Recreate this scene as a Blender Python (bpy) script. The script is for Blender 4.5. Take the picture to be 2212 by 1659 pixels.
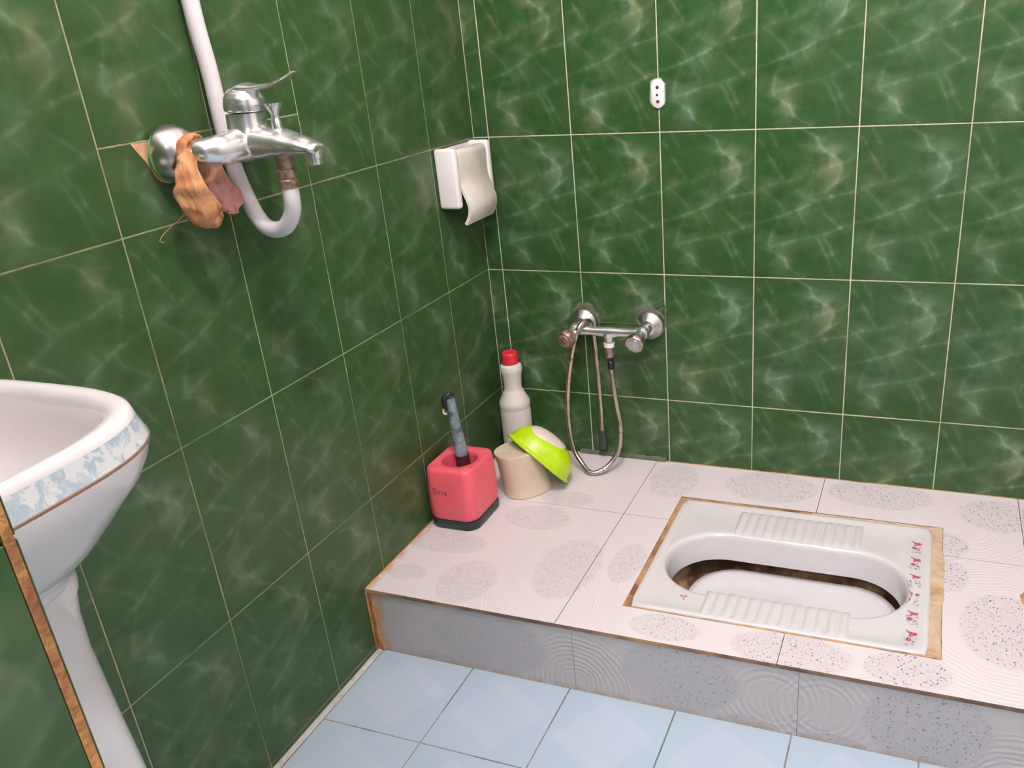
import bpy, bmesh, math, random
from mathutils import Vector, Matrix, noise

PI = math.pi
S = bpy.context.scene
for o in list(bpy.data.objects):
    bpy.data.objects.remove(o)
C = S.collection

# ------------------------------------------------------------------ camera
W, H = 2212, 1659
cam = bpy.data.cameras.new('camera')
cam.sensor_fit = 'HORIZONTAL'
cam.sensor_width = 36.0
cam.lens = 36.0 * 1892.3654 / W
cam.shift_x = -150.56 / W
cam.shift_y = 72.22 / W
cam.clip_start = 0.02
camo = bpy.data.objects.new('camera', cam)
C.objects.link(camo)
camo.location = (0.97983, -1.84303, 1.13291)
camo.rotation_euler = (1.15224, 0.0685, 0.36362)
S.camera = camo

# ------------------------------------------------------------------ light
w = bpy.data.worlds.new('world')
S.world = w
w.use_nodes = True
w.node_tree.nodes['Background'].inputs[0].default_value = (0.75, 0.85, 1.0, 1)
w.node_tree.nodes['Background'].inputs[1].default_value = 0.3

LAMP = (0.75, -1.20, 2.30)
LAMP_STRENGTH = 545.0
hl = bpy.data.lights.new('hall_ceiling_light', 'AREA')  # added cool fill for light coming through the doorway, no fixture modelled
hl.shape = 'RECTANGLE'
hl.size = 1.0
hl.size_y = 0.5
hl.energy = 46.0
hl.color = (0.90, 0.93, 1.0)
hlo = bpy.data.objects.new('hall_ceiling_light', hl)
C.objects.link(hlo)
hlo.location = (1.1, -2.75, 2.38)
hlo.rotation_euler = (math.radians(38), 0, 0)

S.view_settings.view_transform = 'Standard'
S.view_settings.look = 'None'
S.view_settings.exposure = 0.0
S.view_settings.gamma = 1.0
S.view_settings.use_curve_mapping = False

# ------------------------------------------------------------------ node helpers


class NT:
    def __init__(self, nt):
        self.nt = nt
        self.n = nt.nodes
        self.l = nt.links

    def put(self, sock, v):
        if isinstance(v, bpy.types.NodeSocket):
            self.l.new(v, sock)
        elif v is not None:
            if sock.type == 'RGBA' and isinstance(v, (tuple, list)) and len(v) == 3:
                v = (*v, 1)
            sock.default_value = v

    def math(self, op, a, b=None, c=None, clamp=False):
        m = self.n.new('ShaderNodeMath')
        m.operation = op
        m.use_clamp = clamp
        for i, v in enumerate((a, b, c)):
            self.put(m.inputs[i], v)
        return m.outputs[0]

    def vec(self, op, a, b=None, s=None):
        m = self.n.new('ShaderNodeVectorMath')
        m.operation = op
        self.put(m.inputs[0], a)
        self.put(m.inputs[1], b)
        if s is not None:
            self.put(m.inputs[3], s)
        return m.outputs[1] if op in ('DOT_PRODUCT', 'LENGTH', 'DISTANCE') else m.outputs[0]

    def noise(self, vec, scale, detail=2, rough=0.5, col=False, dim='3D'):
        m = self.n.new('ShaderNodeTexNoise')
        m.noise_dimensions = dim
        self.put(m.inputs['Vector'], vec)
        m.inputs['Scale'].default_value = scale
        m.inputs['Detail'].default_value = detail
        m.inputs['Roughness'].default_value = rough
        return m.outputs[1] if col else m.outputs[0]

    def voro(self, vec, scale, feature='F1', rand=1.0):
        m = self.n.new('ShaderNodeTexVoronoi')
        m.feature = feature
        self.put(m.inputs['Vector'], vec)
        m.inputs['Scale'].default_value = scale
        m.inputs['Randomness'].default_value = rand
        return m

    def rng(self, v, a, b, c=0.0, d=1.0, smooth=True):
        m = self.n.new('ShaderNodeMapRange')
        if smooth:
            m.interpolation_type = 'SMOOTHSTEP'
        self.put(m.inputs[0], v)
        for i, x in enumerate((a, b, c, d)):
            self.put(m.inputs[1 + i], x)
        return m.outputs[0]

    def mix(self, f, a, b, mode='MIX'):
        m = self.n.new('ShaderNodeMix')
        m.data_type = 'RGBA'
        m.blend_type = mode
        self.put(m.inputs[0], f)
        self.put(m.inputs[6], a)
        self.put(m.inputs[7], b)
        return m.outputs[2]

    def co(self, name='Object'):
        return self.n.new('ShaderNodeTexCoord').outputs[name]

    def uv(self, name):
        m = self.n.new('ShaderNodeUVMap')
        m.uv_map = name
        return m.outputs[0]

    def sep(self, v):
        m = self.n.new('ShaderNodeSeparateXYZ')
        self.put(m.inputs[0], v)
        return m.outputs

    def xyz(self, x, y, z=0.0):
        m = self.n.new('ShaderNodeCombineXYZ')
        for i, v in enumerate((x, y, z)):
            self.put(m.inputs[i], v)
        return m.outputs[0]

    def bump(self, h, dist, strength=1.0):
        m = self.n.new('ShaderNodeBump')
        m.inputs['Distance'].default_value = dist
        m.inputs['Strength'].default_value = strength
        self.put(m.inputs['Height'], h)
        return m.outputs[0]


def new_mat(name):
    m = bpy.data.materials.new(name)
    m.use_nodes = True
    b = m.node_tree.nodes['Principled BSDF']
    return m, NT(m.node_tree), b


def pmat(name, col, rough=0.4, metal=0.0, spec=0.5, var=0.06, scale=30.0, bump=0.0, bscale=60.0,
         coat=0.0, stain=None, sss=0.0):
    """plain procedural surface: colour with a little noise, optional stain colour and bump"""
    m, t, b = new_mat(name)
    co = t.co()
    n = t.noise(co, scale, 3)
    f = t.rng(n, 0.3, 0.7, -1.0, 1.0)
    c = t.mix(1.0, (*col, 1), t.xyz(*(t.math('MULTIPLY_ADD', f, var, 1.0),) * 3), 'MULTIPLY')
    if stain:
        scol, sscale, lo, hi = stain
        sn = t.noise(co, sscale, 4, 0.6)
        c = t.mix(t.rng(sn, lo, hi), c, (*scol, 1))
    t.put(b.inputs['Base Color'], c)
    b.inputs['Roughness'].default_value = rough
    b.inputs['Metallic'].default_value = metal
    b.inputs['Specular IOR Level'].default_value = spec
    b.inputs['Coat Weight'].default_value = coat
    if sss:
        b.inputs['Subsurface Weight'].default_value = sss
        b.inputs['Subsurface Scale'].default_value = 0.01
    if bump:
        t.put(b.inputs['Normal'], t.bump(t.noise(co, bscale, 3), bump))
    return m


# ------------------------------------------------------------------ mesh helpers
def link(name, me, mats, parent=None):
    o = bpy.data.objects.new(name, me)
    C.objects.link(o)
    for m in (mats if isinstance(mats, (list, tuple)) else [mats]):
        me.materials.append(m)
    if parent is not None:
        o.parent = parent
        o.matrix_parent_inverse = Matrix.Translation(parent.location).inverted()
    return o


def obj(name, bm, mats, parent=None, smooth=True, angle=40):
    bmesh.ops.recalc_face_normals(bm, faces=bm.faces)
    me = bpy.data.meshes.new(name)
    for f in bm.faces:
        f.smooth = smooth
    if smooth:
        for e in bm.edges:
            if len(e.link_faces) == 2 and e.calc_face_angle(0) > math.radians(angle):
                e.smooth = False
    bm.to_mesh(me)
    bm.free()
    return link(name, me, mats, parent)


def thing(name, label, cat, loc=(0, 0, 0), group=None):
    o = bpy.data.objects.new(name, None)
    o.empty_display_size = 0.05
    C.objects.link(o)
    o.location = loc
    o['label'] = label
    o['category'] = cat
    if group:
        o['group'] = group
    return o


def tag(o, label, cat, group=None):
    o['label'] = label
    o['category'] = cat
    if group:
        o['group'] = group
    return o


def struct(o, label=None):
    o['kind'] = 'structure'
    if label:
        o['label'] = label
        o['category'] = label_cat(o.name)
    return o


def label_cat(n):
    return n.split('_')[0]


def add_box(bm, lo, hi, bevel=0.0, seg=2, mi=0, mat=None):
    x0, y0, z0 = lo
    x1, y1, z1 = hi
    vs = [bm.verts.new(p) for p in ((x0, y0, z0), (x1, y0, z0), (x1, y1, z0), (x0, y1, z0),
                                    (x0, y0, z1), (x1, y0, z1), (x1, y1, z1), (x0, y1, z1))]
    fs = [bm.faces.new([vs[i] for i in f]) for f in
          ((0, 3, 2, 1), (4, 5, 6, 7), (0, 1, 5, 4), (1, 2, 6, 5), (2, 3, 7, 6), (3, 0, 4, 7))]
    if bevel:
        es = list({e for f in fs for e in f.edges})
        r = bmesh.ops.bevel(bm, geom=es, offset=bevel, segments=seg, affect='EDGES', profile=0.5)
        fs = list({f for v in r['verts'] for f in v.link_faces} | {f for f in fs if f.is_valid})
    for f in fs:
        f.material_index = mi
    if mat:
        vv = {v for f in fs for v in f.verts}
        for v in vv:
            v.co = mat @ v.co
    return fs


def rings(bm, loops, close_u=True, cap0=False, cap1=False, mi=0):
    """skin a list of equally long point loops"""
    vl = [[bm.verts.new(p) for p in lp] for lp in loops]
    n = len(vl[0])
    out = []
    for a, b in zip(vl[:-1], vl[1:]):
        for i in range(n if close_u else n - 1):
            j = (i + 1) % n
            try:
                f = bm.faces.new((a[i], a[j], b[j], b[i]))
                f.material_index = mi
                out.append(f)
            except ValueError:
                pass
    if cap0:
        f = bm.faces.new(list(reversed(vl[0])))
        f.material_index = mi
        out.append(f)
    if cap1:
        f = bm.faces.new(vl[-1])
        f.material_index = mi
        out.append(f)
    return vl, out


def lathe(bm, prof, seg=40, M=None, mi=0, cap0=False, cap1=False):
    """profile of (r, z) about local z"""
    loops = []
    for r, z in prof:
        lp = []
        for i in range(seg):
            a = 2 * PI * i / seg
            p = Vector((r * math.cos(a), r * math.sin(a), z))
            lp.append(M @ p if M else p)
        loops.append(lp)
    return rings(bm, loops, True, cap0, cap1, mi)


def frame(zdir, origin, xhint=(0, 0, 1)):
    z = Vector(zdir).normalized()
    xh = Vector(xhint)
    if abs(z.dot(xh.normalized())) > 0.98:
        xh = Vector((1, 0, 0))
    y = z.cross(xh).normalized()
    x = y.cross(z)
    M = Matrix((x, y, z)).transposed().to_4x4()
    M.translation = Vector(origin)
    return M


def catmull(pts, n=10):
    P = [Vector(p) for p in pts]
    P = [P[0] * 2 - P[1]] + P + [P[-1] * 2 - P[-2]]
    out = []
    for i in range(1, len(P) - 2):
        for k in range(n):
            t = k / n
            a, b, c, d = P[i - 1:i + 3]
            out.append(0.5 * ((2 * b) + (c - a) * t + (2 * a - 5 * b + 4 * c - d) * t * t + (3 * b - a - 3 * c + d) * t ** 3))
    out.append(P[-2])
    return out


def loft(bm, pts, radii, seg=20, n=8, cap=True, mi=0, up=(0, 0, 1), wob=None):
    """tube along a smooth path; radii: number or list of (side, up) per control point"""
    path = catmull(pts, n)
    m = len(pts)
    rr = []
    for i in range(len(path)):
        if isinstance(radii, (int, float)):
            rr.append((radii, radii))
            continue
        u = i / n
        k = min(int(u), m - 2)
        f = u - k
        f = f * f * (3 - 2 * f)
        a, b = radii[k], radii[k + 1]
        a = a if isinstance(a, tuple) else (a, a)
        b = b if isinstance(b, tuple) else (b, b)
        rr.append((a[0] + (b[0] - a[0]) * f, a[1] + (b[1] - a[1]) * f))
    loops = []
    prev = None
    for i, p in enumerate(path):
        t = (path[min(i + 1, len(path) - 1)] - path[max(i - 1, 0)]).normalized()
        if prev is None:
            u = Vector(up)
            u = (u - t * u.dot(t))
            if u.length < 1e-3:
                u = Vector((1, 0, 0))
                u = u - t * u.dot(t)
            u.normalize()
        else:
            u = (prev - t * prev.dot(t)).normalized()
        prev = u
        s = t.cross(u)
        lp = []
        for k in range(seg):
            a = 2 * PI * k / seg
            q = p + s * (math.cos(a) * rr[i][0]) + u * (math.sin(a) * rr[i][1])
            if wob:
                q = q + wob(q, i / (len(path) - 1), a)
            lp.append(q)
        loops.append(lp)
    return rings(bm, loops, True, cap, cap, mi)


def fuse(o, vox=.0011, it=8):
    m = o.modifiers.new('fuse', 'REMESH')
    m.mode = 'VOXEL'
    m.voxel_size = vox
    m.use_smooth_shade = True
    m = o.modifiers.new('soften', 'SMOOTH')
    m.factor = .5
    m.iterations = it
    return o


def rrect(cx, cy, hx, hy, r, z, n=8, side=8):
    out = []
    prevp = None
    for sx, sy, a0 in ((1, 1, 0), (-1, 1, 90), (-1, -1, 180), (1, -1, 270)):
        for k in range(n + 1):
            a = math.radians(a0 + 90 * k / n)
            p = Vector((cx + sx * (hx - r) + r * math.cos(a), cy + sy * (hy - r) + r * math.sin(a), z))
            if k == 0 and prevp is not None:
                out += [prevp.lerp(p, q / side) for q in range(1, side)]
            out.append(p)
            prevp = p
    out += [prevp.lerp(out[0], q / side) for q in range(1, side)]
    return out


def sell(cx, cy, hx, hy, n, z, seg=64):
    out = []
    for i in range(seg):
        a = 2 * PI * i / seg
        c, s = math.cos(a), math.sin(a)
        out.append(Vector((cx + hx * math.copysign(abs(c) ** (2 / n), c), cy + hy * math.copysign(abs(s) ** (2 / n), s), z)))
    return out


# ------------------------------------------------------------------ surface materials
def seg_group():
    """node group: softness-weighted distance of a 2D point to a straight vein"""
    g = bpy.data.node_groups.new('vein', 'ShaderNodeTree')
    for n, ty in (('P', 'NodeSocketVector'), ('A', 'NodeSocketVector'), ('BA', 'NodeSocketVector'),
                  ('Inv', 'NodeSocketFloat'), ('W', 'NodeSocketFloat'), ('S', 'NodeSocketFloat'), ('Add', 'NodeSocketFloat')):
        g.interface.new_socket(n, in_out='INPUT', socket_type=ty)
    g.interface.new_socket('O', in_out='OUTPUT', socket_type='NodeSocketFloat')
    t = NT(g)
    i = g.nodes.new('NodeGroupInput').outputs
    o = g.nodes.new('NodeGroupOutput')
    pa = t.vec('SUBTRACT', i['P'], i['A'])
    h = t.math('MULTIPLY', t.vec('DOT_PRODUCT', pa, i['BA']), i['Inv'], clamp=True)
    m = g.nodes.new('ShaderNodeVectorMath')
    m.operation = 'SCALE'
    t.l.new(i['BA'], m.inputs[0])
    t.l.new(h, m.inputs[3])
    d = t.vec('LENGTH', t.vec('SUBTRACT', pa, m.outputs[0]))
    q = t.math('DIVIDE', d, i['W'])
    v = t.math('DIVIDE', i['S'], t.math('MULTIPLY_ADD', t.math('MULTIPLY', q, q), 1.0, 1.0))
    t.l.new(t.math('ADD', v, i['Add']), o.inputs[0])
    return g


VEIN = None


def px_vein(x, y):
    # measured on one printed tile of the back wall; tile is 2 x 3 decimetres
    return ((x - 50) / 980 * 2.0, (1 - (y - 90) / 1450) * 3.0)


VEINS = [
    ([(40, 985), (300, 915), (480, 840), (640, 762), (800, 735), (1035, 668)], .022, .75),
    ([(430, 870), (640, 775)], .10, .42),
    ([(40, 682), (200, 602), (400, 570), (620, 500), (760, 440), (1040, 335)], .035, .45),
    ([(330, 1190), (620, 1110), (780, 1085), (900, 1030), (1030, 985)], .03, .42),
    ([(490, 105), (640, 180), (672, 270), (790, 350)], .022, .75),
    ([(740, 230), (790, 320)], .16, .60),
    ([(790, 350), (870, 440), (850, 570), (690, 720)], .032, .50),
    ([(700, 420), (800, 480)], .14, .32),
    ([(940, 520), (830, 600), (820, 625)], .022, .45),
    ([(80, 190), (190, 380), (310, 545)], .022, .52),
    ([(175, 110), (245, 225), (290, 430), (325, 545)], .028, .35),
    ([(170, 660), (350, 850)], .022, .40),
    ([(400, 600), (520, 700)], .03, .20),
    ([(505, 880), (590, 1030)], .025, .32),
    ([(690, 830), (900, 1025)], .022, .40),
    ([(290, 930), (222, 1080), (205, 1200)], .026, .50),
    ([(150, 1250), (330, 1180), (430, 1165)], .03, .38),
    ([(215, 1250), (370, 1335), (400, 1420), (570, 1530)], .022, .80),
    ([(290, 1240), (350, 1370)], .15, .55),
    ([(700, 1130), (780, 1300), (865, 1520)], .024, .48),
    ([(770, 1120), (845, 1280), (965, 1465)], .022, .45),
    ([(60, 1325), (270, 1400)], .03, .25),
    ([(845, 1280), (1010, 1240)], .03, .22),
    ([(390, 215), (640, 285), (1030, 300)], .03, .20),
    ([(100, 410), (230, 390)], .03, .22),
    ([(420, 1360), (700, 1420)], .04, .16),
    ([(600, 760), (760, 560)], .18, .20),
    ([(200, 1130), (420, 960)], .16, .18),
]


def marble_mat(name, dark, mid, vein, warp=0.10, seed=0.0, rough=0.22, gain=1.0):
    global VEIN
    if VEIN is None:
        VEIN = seg_group()
    m, t, b = new_mat(name)
    uv = t.uv('UVMap')
    wco = t.co()
    # each glazed tile carries the same print, with a little drift from tile to tile
    wn = t.vec('SUBTRACT', t.noise(uv, 1.6, 2, col=True), (0.5, 0.5, 0.5))
    wn2 = t.vec('SUBTRACT', t.noise(t.vec('ADD', wco, (seed, seed, seed)), 5.0, 2, col=True), (0.5, 0.5, 0.5))
    p = t.vec('ADD', t.vec('ADD', uv, t.vec('MULTIPLY', wn, (warp * 1.6,) * 3)), t.vec('MULTIPLY', wn2, (warp * 1.5,) * 3))
    p = t.vec('MULTIPLY', p, (1, 1, 0))
    acc = 0.0
    for pts, wd, s in VEINS:
        for (x0, y0), (x1, y1) in zip(pts[:-1], pts[1:]):
            a = px_vein(x0, y0)
            c = px_vein(x1, y1)
            ba = (c[0] - a[0], c[1] - a[1], 0)
            g = t.n.new('ShaderNodeGroup')
            g.node_tree = VEIN
            t.put(g.inputs['P'], p)
            g.inputs['A'].default_value = (a[0], a[1], 0)
            g.inputs['BA'].default_value = ba
            g.inputs['Inv'].default_value = 1 / (ba[0] ** 2 + ba[1] ** 2)
            g.inputs['W'].default_value = wd * 1.3
            g.inputs['S'].default_value = s * 0.68
            t.put(g.inputs['Add'], acc)
            acc = g.outputs[0]
    patch = t.math('MULTIPLY', t.rng(t.noise(t.vec('ADD', wco, (seed * 2, 0, 0)), 7.0, 2), 0.3, 0.7, 0.6, 1.15),
                   t.rng(t.noise(t.vec('ADD', uv, (5.0, 0, 0)), 2.2, 3, 0.6), 0.32, 0.66, 0.35, 1.45))
    haze = t.rng(t.noise(t.vec('ADD', uv, (9.0, 3.0, 0)), 1.5, 3, 0.6), 0.50, 0.75, 0.0, 0.20)
    acc = t.math('ADD', acc, haze)
    v = t.math('MULTIPLY', acc, patch)
    v = t.math('MULTIPLY', t.math('SUBTRACT', v, 0.10), gain * 0.62, clamp=True)
    base = t.mix(t.rng(t.noise(p, 1.7, 3), 0.35, 0.65), (*dark, 1), (*mid, 1))
    warm = t.mix(t.rng(t.noise(t.vec('ADD', wco, (3, seed, 1)), 9.0, 2), 0.4, 0.65), (*vein, 1),
                 (vein[0] * 1.15, vein[1] * 0.97, vein[2] * 0.80, 1))
    col = t.mix(v, base, warm)
    t.put(b.inputs['Base Color'], col)
    b.inputs['Roughness'].default_value = rough
    b.inputs['Specular IOR Level'].default_value = 0.4
    t.put(b.inputs['Normal'], t.bump(t.noise(wco, 6.0, 2), 0.004, 0.6))
    return m


GREEN_BACK = marble_mat('green_marble_tile_back', (0.026, 0.071, 0.019), (0.036, 0.090, 0.027), (0.175, 0.255, 0.165), seed=0.0)
GREEN_SIDE = marble_mat('green_marble_tile_side', rough=0.33, dark=(0.031, 0.077, 0.022), mid=(0.042, 0.095, 0.031), vein=(0.150, 0.215, 0.135), seed=4.3, warp=0.16, gain=0.9)


def grout_mat(name, clean, dirty, lo, hi):
    m, t, b = new_mat(name)
    co = t.co()
    f = t.rng(t.noise(co, 3.5, 4, 0.65), lo, hi)
    g = t.rng(t.noise(co, 90, 2), 0.3, 0.7, 0.85, 1.1)
    c = t.mix(f, (*clean, 1), (*dirty, 1))
    c = t.mix(1.0, c, t.xyz(g, g, g), 'MULTIPLY')
    t.put(b.inputs['Base Color'], c)
    b.inputs['Roughness'].default_value = 0.8
    t.put(b.inputs['Normal'], t.bump(t.noise(co, 300, 2), 0.0008))
    return m


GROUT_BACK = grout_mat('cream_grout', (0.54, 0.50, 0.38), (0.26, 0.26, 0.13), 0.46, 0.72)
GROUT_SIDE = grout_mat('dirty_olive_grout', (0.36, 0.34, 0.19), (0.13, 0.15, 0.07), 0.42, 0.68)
GROUT_FLOOR = grout_mat('grey_floor_grout', (0.28, 0.27, 0.24), (0.16, 0.15, 0.13), 0.45, 0.6)

PLASTER = pmat('painted_plaster', (0.78, 0.745, 0.73), 0.8, var=0.03, scale=6)


def pebble_mat(name, circles, ripples, axes, base=(0.72, 0.675, 0.68), disc=(0.60, 0.565, 0.575), speck=(0.09, 0.09, 0.11), bdist=.0003,
               stains=()):
    """white tile printed with speckled discs and raked sand lines; axes picks the two in-plane coordinates"""
    m, t, b = new_mat(name)
    co = t.co()
    s = t.sep(co)
    q = t.xyz(s[axes[0]], s[axes[1]], 0)
    qn = t.vec('ADD', q, t.vec('MULTIPLY', t.vec('SUBTRACT', t.noise(q, 25, 2, col=True), (.5, .5, .5)), (0.016,) * 3))
    mask = None
    for cx, cy, rx, ry in circles:
        d = t.vec('LENGTH', t.vec('DIVIDE', t.vec('SUBTRACT', qn, (cx, cy, 0)), (rx, ry, 1)))
        k = t.rng(d, 0.90, 1.04, 1.0, 0.0)
        mask = k if mask is None else t.math('MAXIMUM', mask, k)
    qw = t.vec('ADD', q, t.vec('MULTIPLY', t.vec('SUBTRACT', t.noise(q, 170, 2, col=True), (.5, .5, .5)), (0.009,) * 3))
    v1 = t.voro(qw, 200)
    v2 = t.voro(t.vec('ADD', qw, (3.3, 1.1, 0)), 290)
    sz = t.sep(v1.outputs[1])[0]
    sz2 = t.sep(v2.outputs[1])[1]
    sp = t.math('MAXIMUM', t.rng(v1.outputs[0], t.math('MULTIPLY', sz, 0.46), t.math('MULTIPLY', sz, 0.26)),
                t.math('MULTIPLY', t.rng(v2.outputs[0], t.math('MULTIPLY', sz2, 0.42), t.math('MULTIPLY', sz2, 0.2)), 0.65))
    fine = t.rng(t.noise(q, 330, 2), 0.50, 0.66)
    near = t.rng(s[0], 0.15, 1.15, 0.42, 1.0)
    c = t.mix(mask, (*base, 1), (*disc, 1))
    c = t.mix(t.math('MULTIPLY', t.math('MULTIPLY', mask, sp), t.math('MULTIPLY', near, 0.95)), c, (*speck, 1))
    c = t.mix(t.math('MULTIPLY', t.math('MULTIPLY', mask, fine), 0.28), c, (0.30, 0.29, 0.31, 1))
    hsum = 0.0
    for cx, cy, r0, r1, f in ripples:
        d = t.vec('LENGTH', t.vec('SUBTRACT', qn, (cx, cy, 0)))
        win = t.math('MULTIPLY', t.rng(d, r0, r0 + 0.02), t.rng(d, r1 - 0.03, r1, 1.0, 0.0))
        sn = t.math('SINE', t.math('MULTIPLY', d, f))
        hsum = t.math('MULTIPLY_ADD', sn, win, hsum)
    hm = t.math('MULTIPLY', hsum, t.math('SUBTRACT', 1.0, mask))
    c = t.mix(t.math('MULTIPLY_ADD', hm, 0.07, 0.05, clamp=True), c, (0.55, 0.54, 0.55, 1))
    for lo_, hi_, ax, colr, amt, sc in stains:
        f = t.math('MULTIPLY', t.rng(s[ax], lo_, hi_, 1.0, 0.0), t.rng(t.noise(co, sc, 3, 0.6), 0.35, 0.6))
        c = t.mix(t.math('MULTIPLY', f, amt), c, (*colr, 1))
    t.put(b.inputs['Base Color'], c)
    b.inputs['Roughness'].default_value = 0.32
    b.inputs['Specular IOR Level'].default_value = 0.4
    t.put(b.inputs['Normal'], t.bump(hm, bdist, 0.6))
    return m


TOP_TILE = pebble_mat('pebble_print_tile_top', [
    (0.227, -0.327, .078, .051), (0.074, -0.468, .094, .045), (0.186, -0.59, .061, .075), (0.364, -0.492, .066, .110),
    (0.052, -0.593, .045, .028), (0.601, -0.625, .067, .036), (0.824, -0.630, .103, .052), (1.009, -0.628, .070, .046),
    (1.163, -0.476, .078, .106), (1.067, -0.330, .040, .058), (1.067, -0.225, .040, .045), (1.163, -0.086, .075, .066),
    (0.257, -0.229, .068, .034), (0.473, -0.090, .058, .085), (0.695, -0.070, .105, .070), (0.929, -0.052, .114, .060),
    (0.474, -0.448, .035, .075), (1.40, -0.3, .09, .09)],
    [(0.364, -0.60, .06, .20, 900), (1.163, -0.476, .10, .26, 700), (0.93, -0.62, .03, .12, 800), (1.06, -0.12, .05, .22, 650)], (0, 1),
    base=(0.735, 0.675, 0.675), disc=(0.69, 0.64, 0.645),
    stains=((0.004, 0.02, 0, (0.55, 0.30, 0.12), 0.8, 40),))
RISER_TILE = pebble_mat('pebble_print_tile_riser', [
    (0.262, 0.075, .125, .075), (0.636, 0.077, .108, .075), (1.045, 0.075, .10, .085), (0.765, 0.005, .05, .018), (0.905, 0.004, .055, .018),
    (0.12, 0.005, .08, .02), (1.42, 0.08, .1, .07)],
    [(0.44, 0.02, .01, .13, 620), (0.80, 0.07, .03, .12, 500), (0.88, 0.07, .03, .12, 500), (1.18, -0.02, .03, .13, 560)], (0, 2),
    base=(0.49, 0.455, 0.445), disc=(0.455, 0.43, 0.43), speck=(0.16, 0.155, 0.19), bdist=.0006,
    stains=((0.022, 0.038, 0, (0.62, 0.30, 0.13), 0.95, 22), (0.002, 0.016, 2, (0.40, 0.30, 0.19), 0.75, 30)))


def floor_mat():
    m, t, b = new_mat('pale_blue_floor_tile')
    uv = t.uv('UVMap')
    u = t.vec('SUBTRACT', uv, (0.5, 0.5, 0))
    s = t.sep(u)
    # print of crossed, slightly turned squares
    a = t.math('ABSOLUTE', t.math('ADD', t.math('MULTIPLY', s[0], 0.86), t.math('MULTIPLY', s[1], 0.5)))
    c_ = t.math('ABSOLUTE', t.math('SUBTRACT', t.math('MULTIPLY', s[1], 0.86), t.math('MULTIPLY', s[0], 0.5)))
    sq = t.rng(t.math('MAXIMUM', a, c_), 0.30, 0.32, 1.0, 0.0)
    st = t.rng(a, 0.34, 0.46, 1.0, 0.0)
    st2 = t.rng(c_, 0.16, 0.19, 1.0, 0.0)
    col = t.mix(t.math('MULTIPLY', sq, 0.95), (0.415, 0.515, 0.605, 1), (0.470, 0.545, 0.62, 1))
    col = t.mix(t.math('MULTIPLY', st, 0.3), col, (0.435, 0.525, 0.61, 1))
    col = t.mix(t.math('MULTIPLY', st2, 0.25), col, (0.405, 0.505, 0.595, 1))
    co = t.co()
    col = t.mix(t.rng(t.noise(co, 5, 3), 0.5, 0.8, 0, 0.25), col, (0.44, 0.54, 0.58, 1))
    t.put(b.inputs['Base Color'], col)
    b.inputs['Roughness'].default_value = 0.35
    b.inputs['Specular IOR Level'].default_value = 0.4
    return m


FLOOR_TILE = floor_mat()
FLOOR_STRIP = pmat('white_floor_margin', (0.56, 0.58, 0.55), 0.5, stain=((0.30, 0.27, 0.2), 40, 0.5, 0.75))
CLAY = pmat('fired_clay_tile_edge', (0.50, 0.235, 0.075), 0.85, var=0.25, scale=60, bump=0.002, bscale=160,
            stain=((0.24, 0.09, 0.04), 14, 0.5, 0.72))
DARK_EDGE = pmat('dirty_tile_edge', (0.17, 0.10, 0.07), 0.75, var=0.25, scale=20, stain=((0.50, 0.27, 0.12), 5, 0.48, 0.7))
RUST_MORTAR = pmat('rust_stained_mortar', (0.46, 0.25, 0.11), 0.8, var=0.2, scale=40, bump=0.003, bscale=70,
                   stain=((0.22, 0.09, 0.035), 16, 0.50, 0.68))
PALE_MORTAR = pmat('tan_mortar', (0.58, 0.44, 0.29), 0.8, var=0.15, scale=30, bump=0.003, bscale=90,
                   stain=((0.42, 0.22, 0.09), 12, 0.5, 0.75))
GREY_MORTAR = pmat('grey_mortar', (0.10, 0.115, 0.07), 0.85, var=0.2, scale=60, bump=0.002, bscale=90)
PEACH = pmat('bare_peach_biscuit', (0.62, 0.36, 0.22), 0.85, var=0.12, scale=60, bump=0.001,
             stain=((0.25, 0.08, 0.03), 30, 0.6, 0.75))
CHROME = pmat('chrome', (0.80, 0.79, 0.80), 0.25, metal=0.90, var=0.05, scale=40,
              stain=((0.42, 0.42, 0.42), 40, 0.50, 0.70))
SATIN = pmat('brushed_chrome', (0.66, 0.63, 0.64), 0.28, metal=1.0, var=0.08, scale=30)
OLD_CHROME = pmat('tarnished_nickel', (0.56, 0.47, 0.42), 0.26, metal=1.0, var=0.15, scale=60,
                  stain=((0.28, 0.2, 0.15), 45, 0.52, 0.7))
BRASSY = pmat('limescaled_nickel', (0.38, 0.25, 0.20), 0.4, metal=0.7, var=0.3, scale=120)
WHITE_GLAZE = pmat('white_glazed_ceramic', (0.79, 0.76, 0.765), 0.12, var=0.01, spec=0.5, coat=0.3)
PAN_GLAZE = pmat('white_pan_glaze', (0.65, 0.63, 0.63), 0.14, var=0.012, spec=0.5, coat=0.2)
WHITE_PLASTIC = pmat('white_plastic', (0.84, 0.79, 0.77), 0.35, var=0.02, sss=0.0)
CREAM_PLASTIC = pmat('cream_plastic', (0.66, 0.54, 0.40), 0.42, var=0.03, stain=((0.58, 0.36, 0.16), 9, 0.58, 0.85))
BOTTLE_PLASTIC = pmat('white_bottle_plastic', (0.70, 0.65, 0.60), 0.4, var=0.02)
RED_PLASTIC = pmat('red_plastic', (0.66, 0.025, 0.03), 0.4)
PINK_PLASTIC = pmat('coral_pink_plastic', (0.86, 0.125, 0.165), 0.38, var=0.03)
DARK_GREEN_PLASTIC = pmat('dark_green_plastic', (0.018, 0.035, 0.028), 0.4)
LIME_PLASTIC = pmat('lime_plastic', (0.48, 0.72, 0.004), 0.28, coat=0.2)
FLAP_PLASTIC = pmat('pale_flap_plastic', (0.72, 0.64, 0.53), 0.35)
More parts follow.
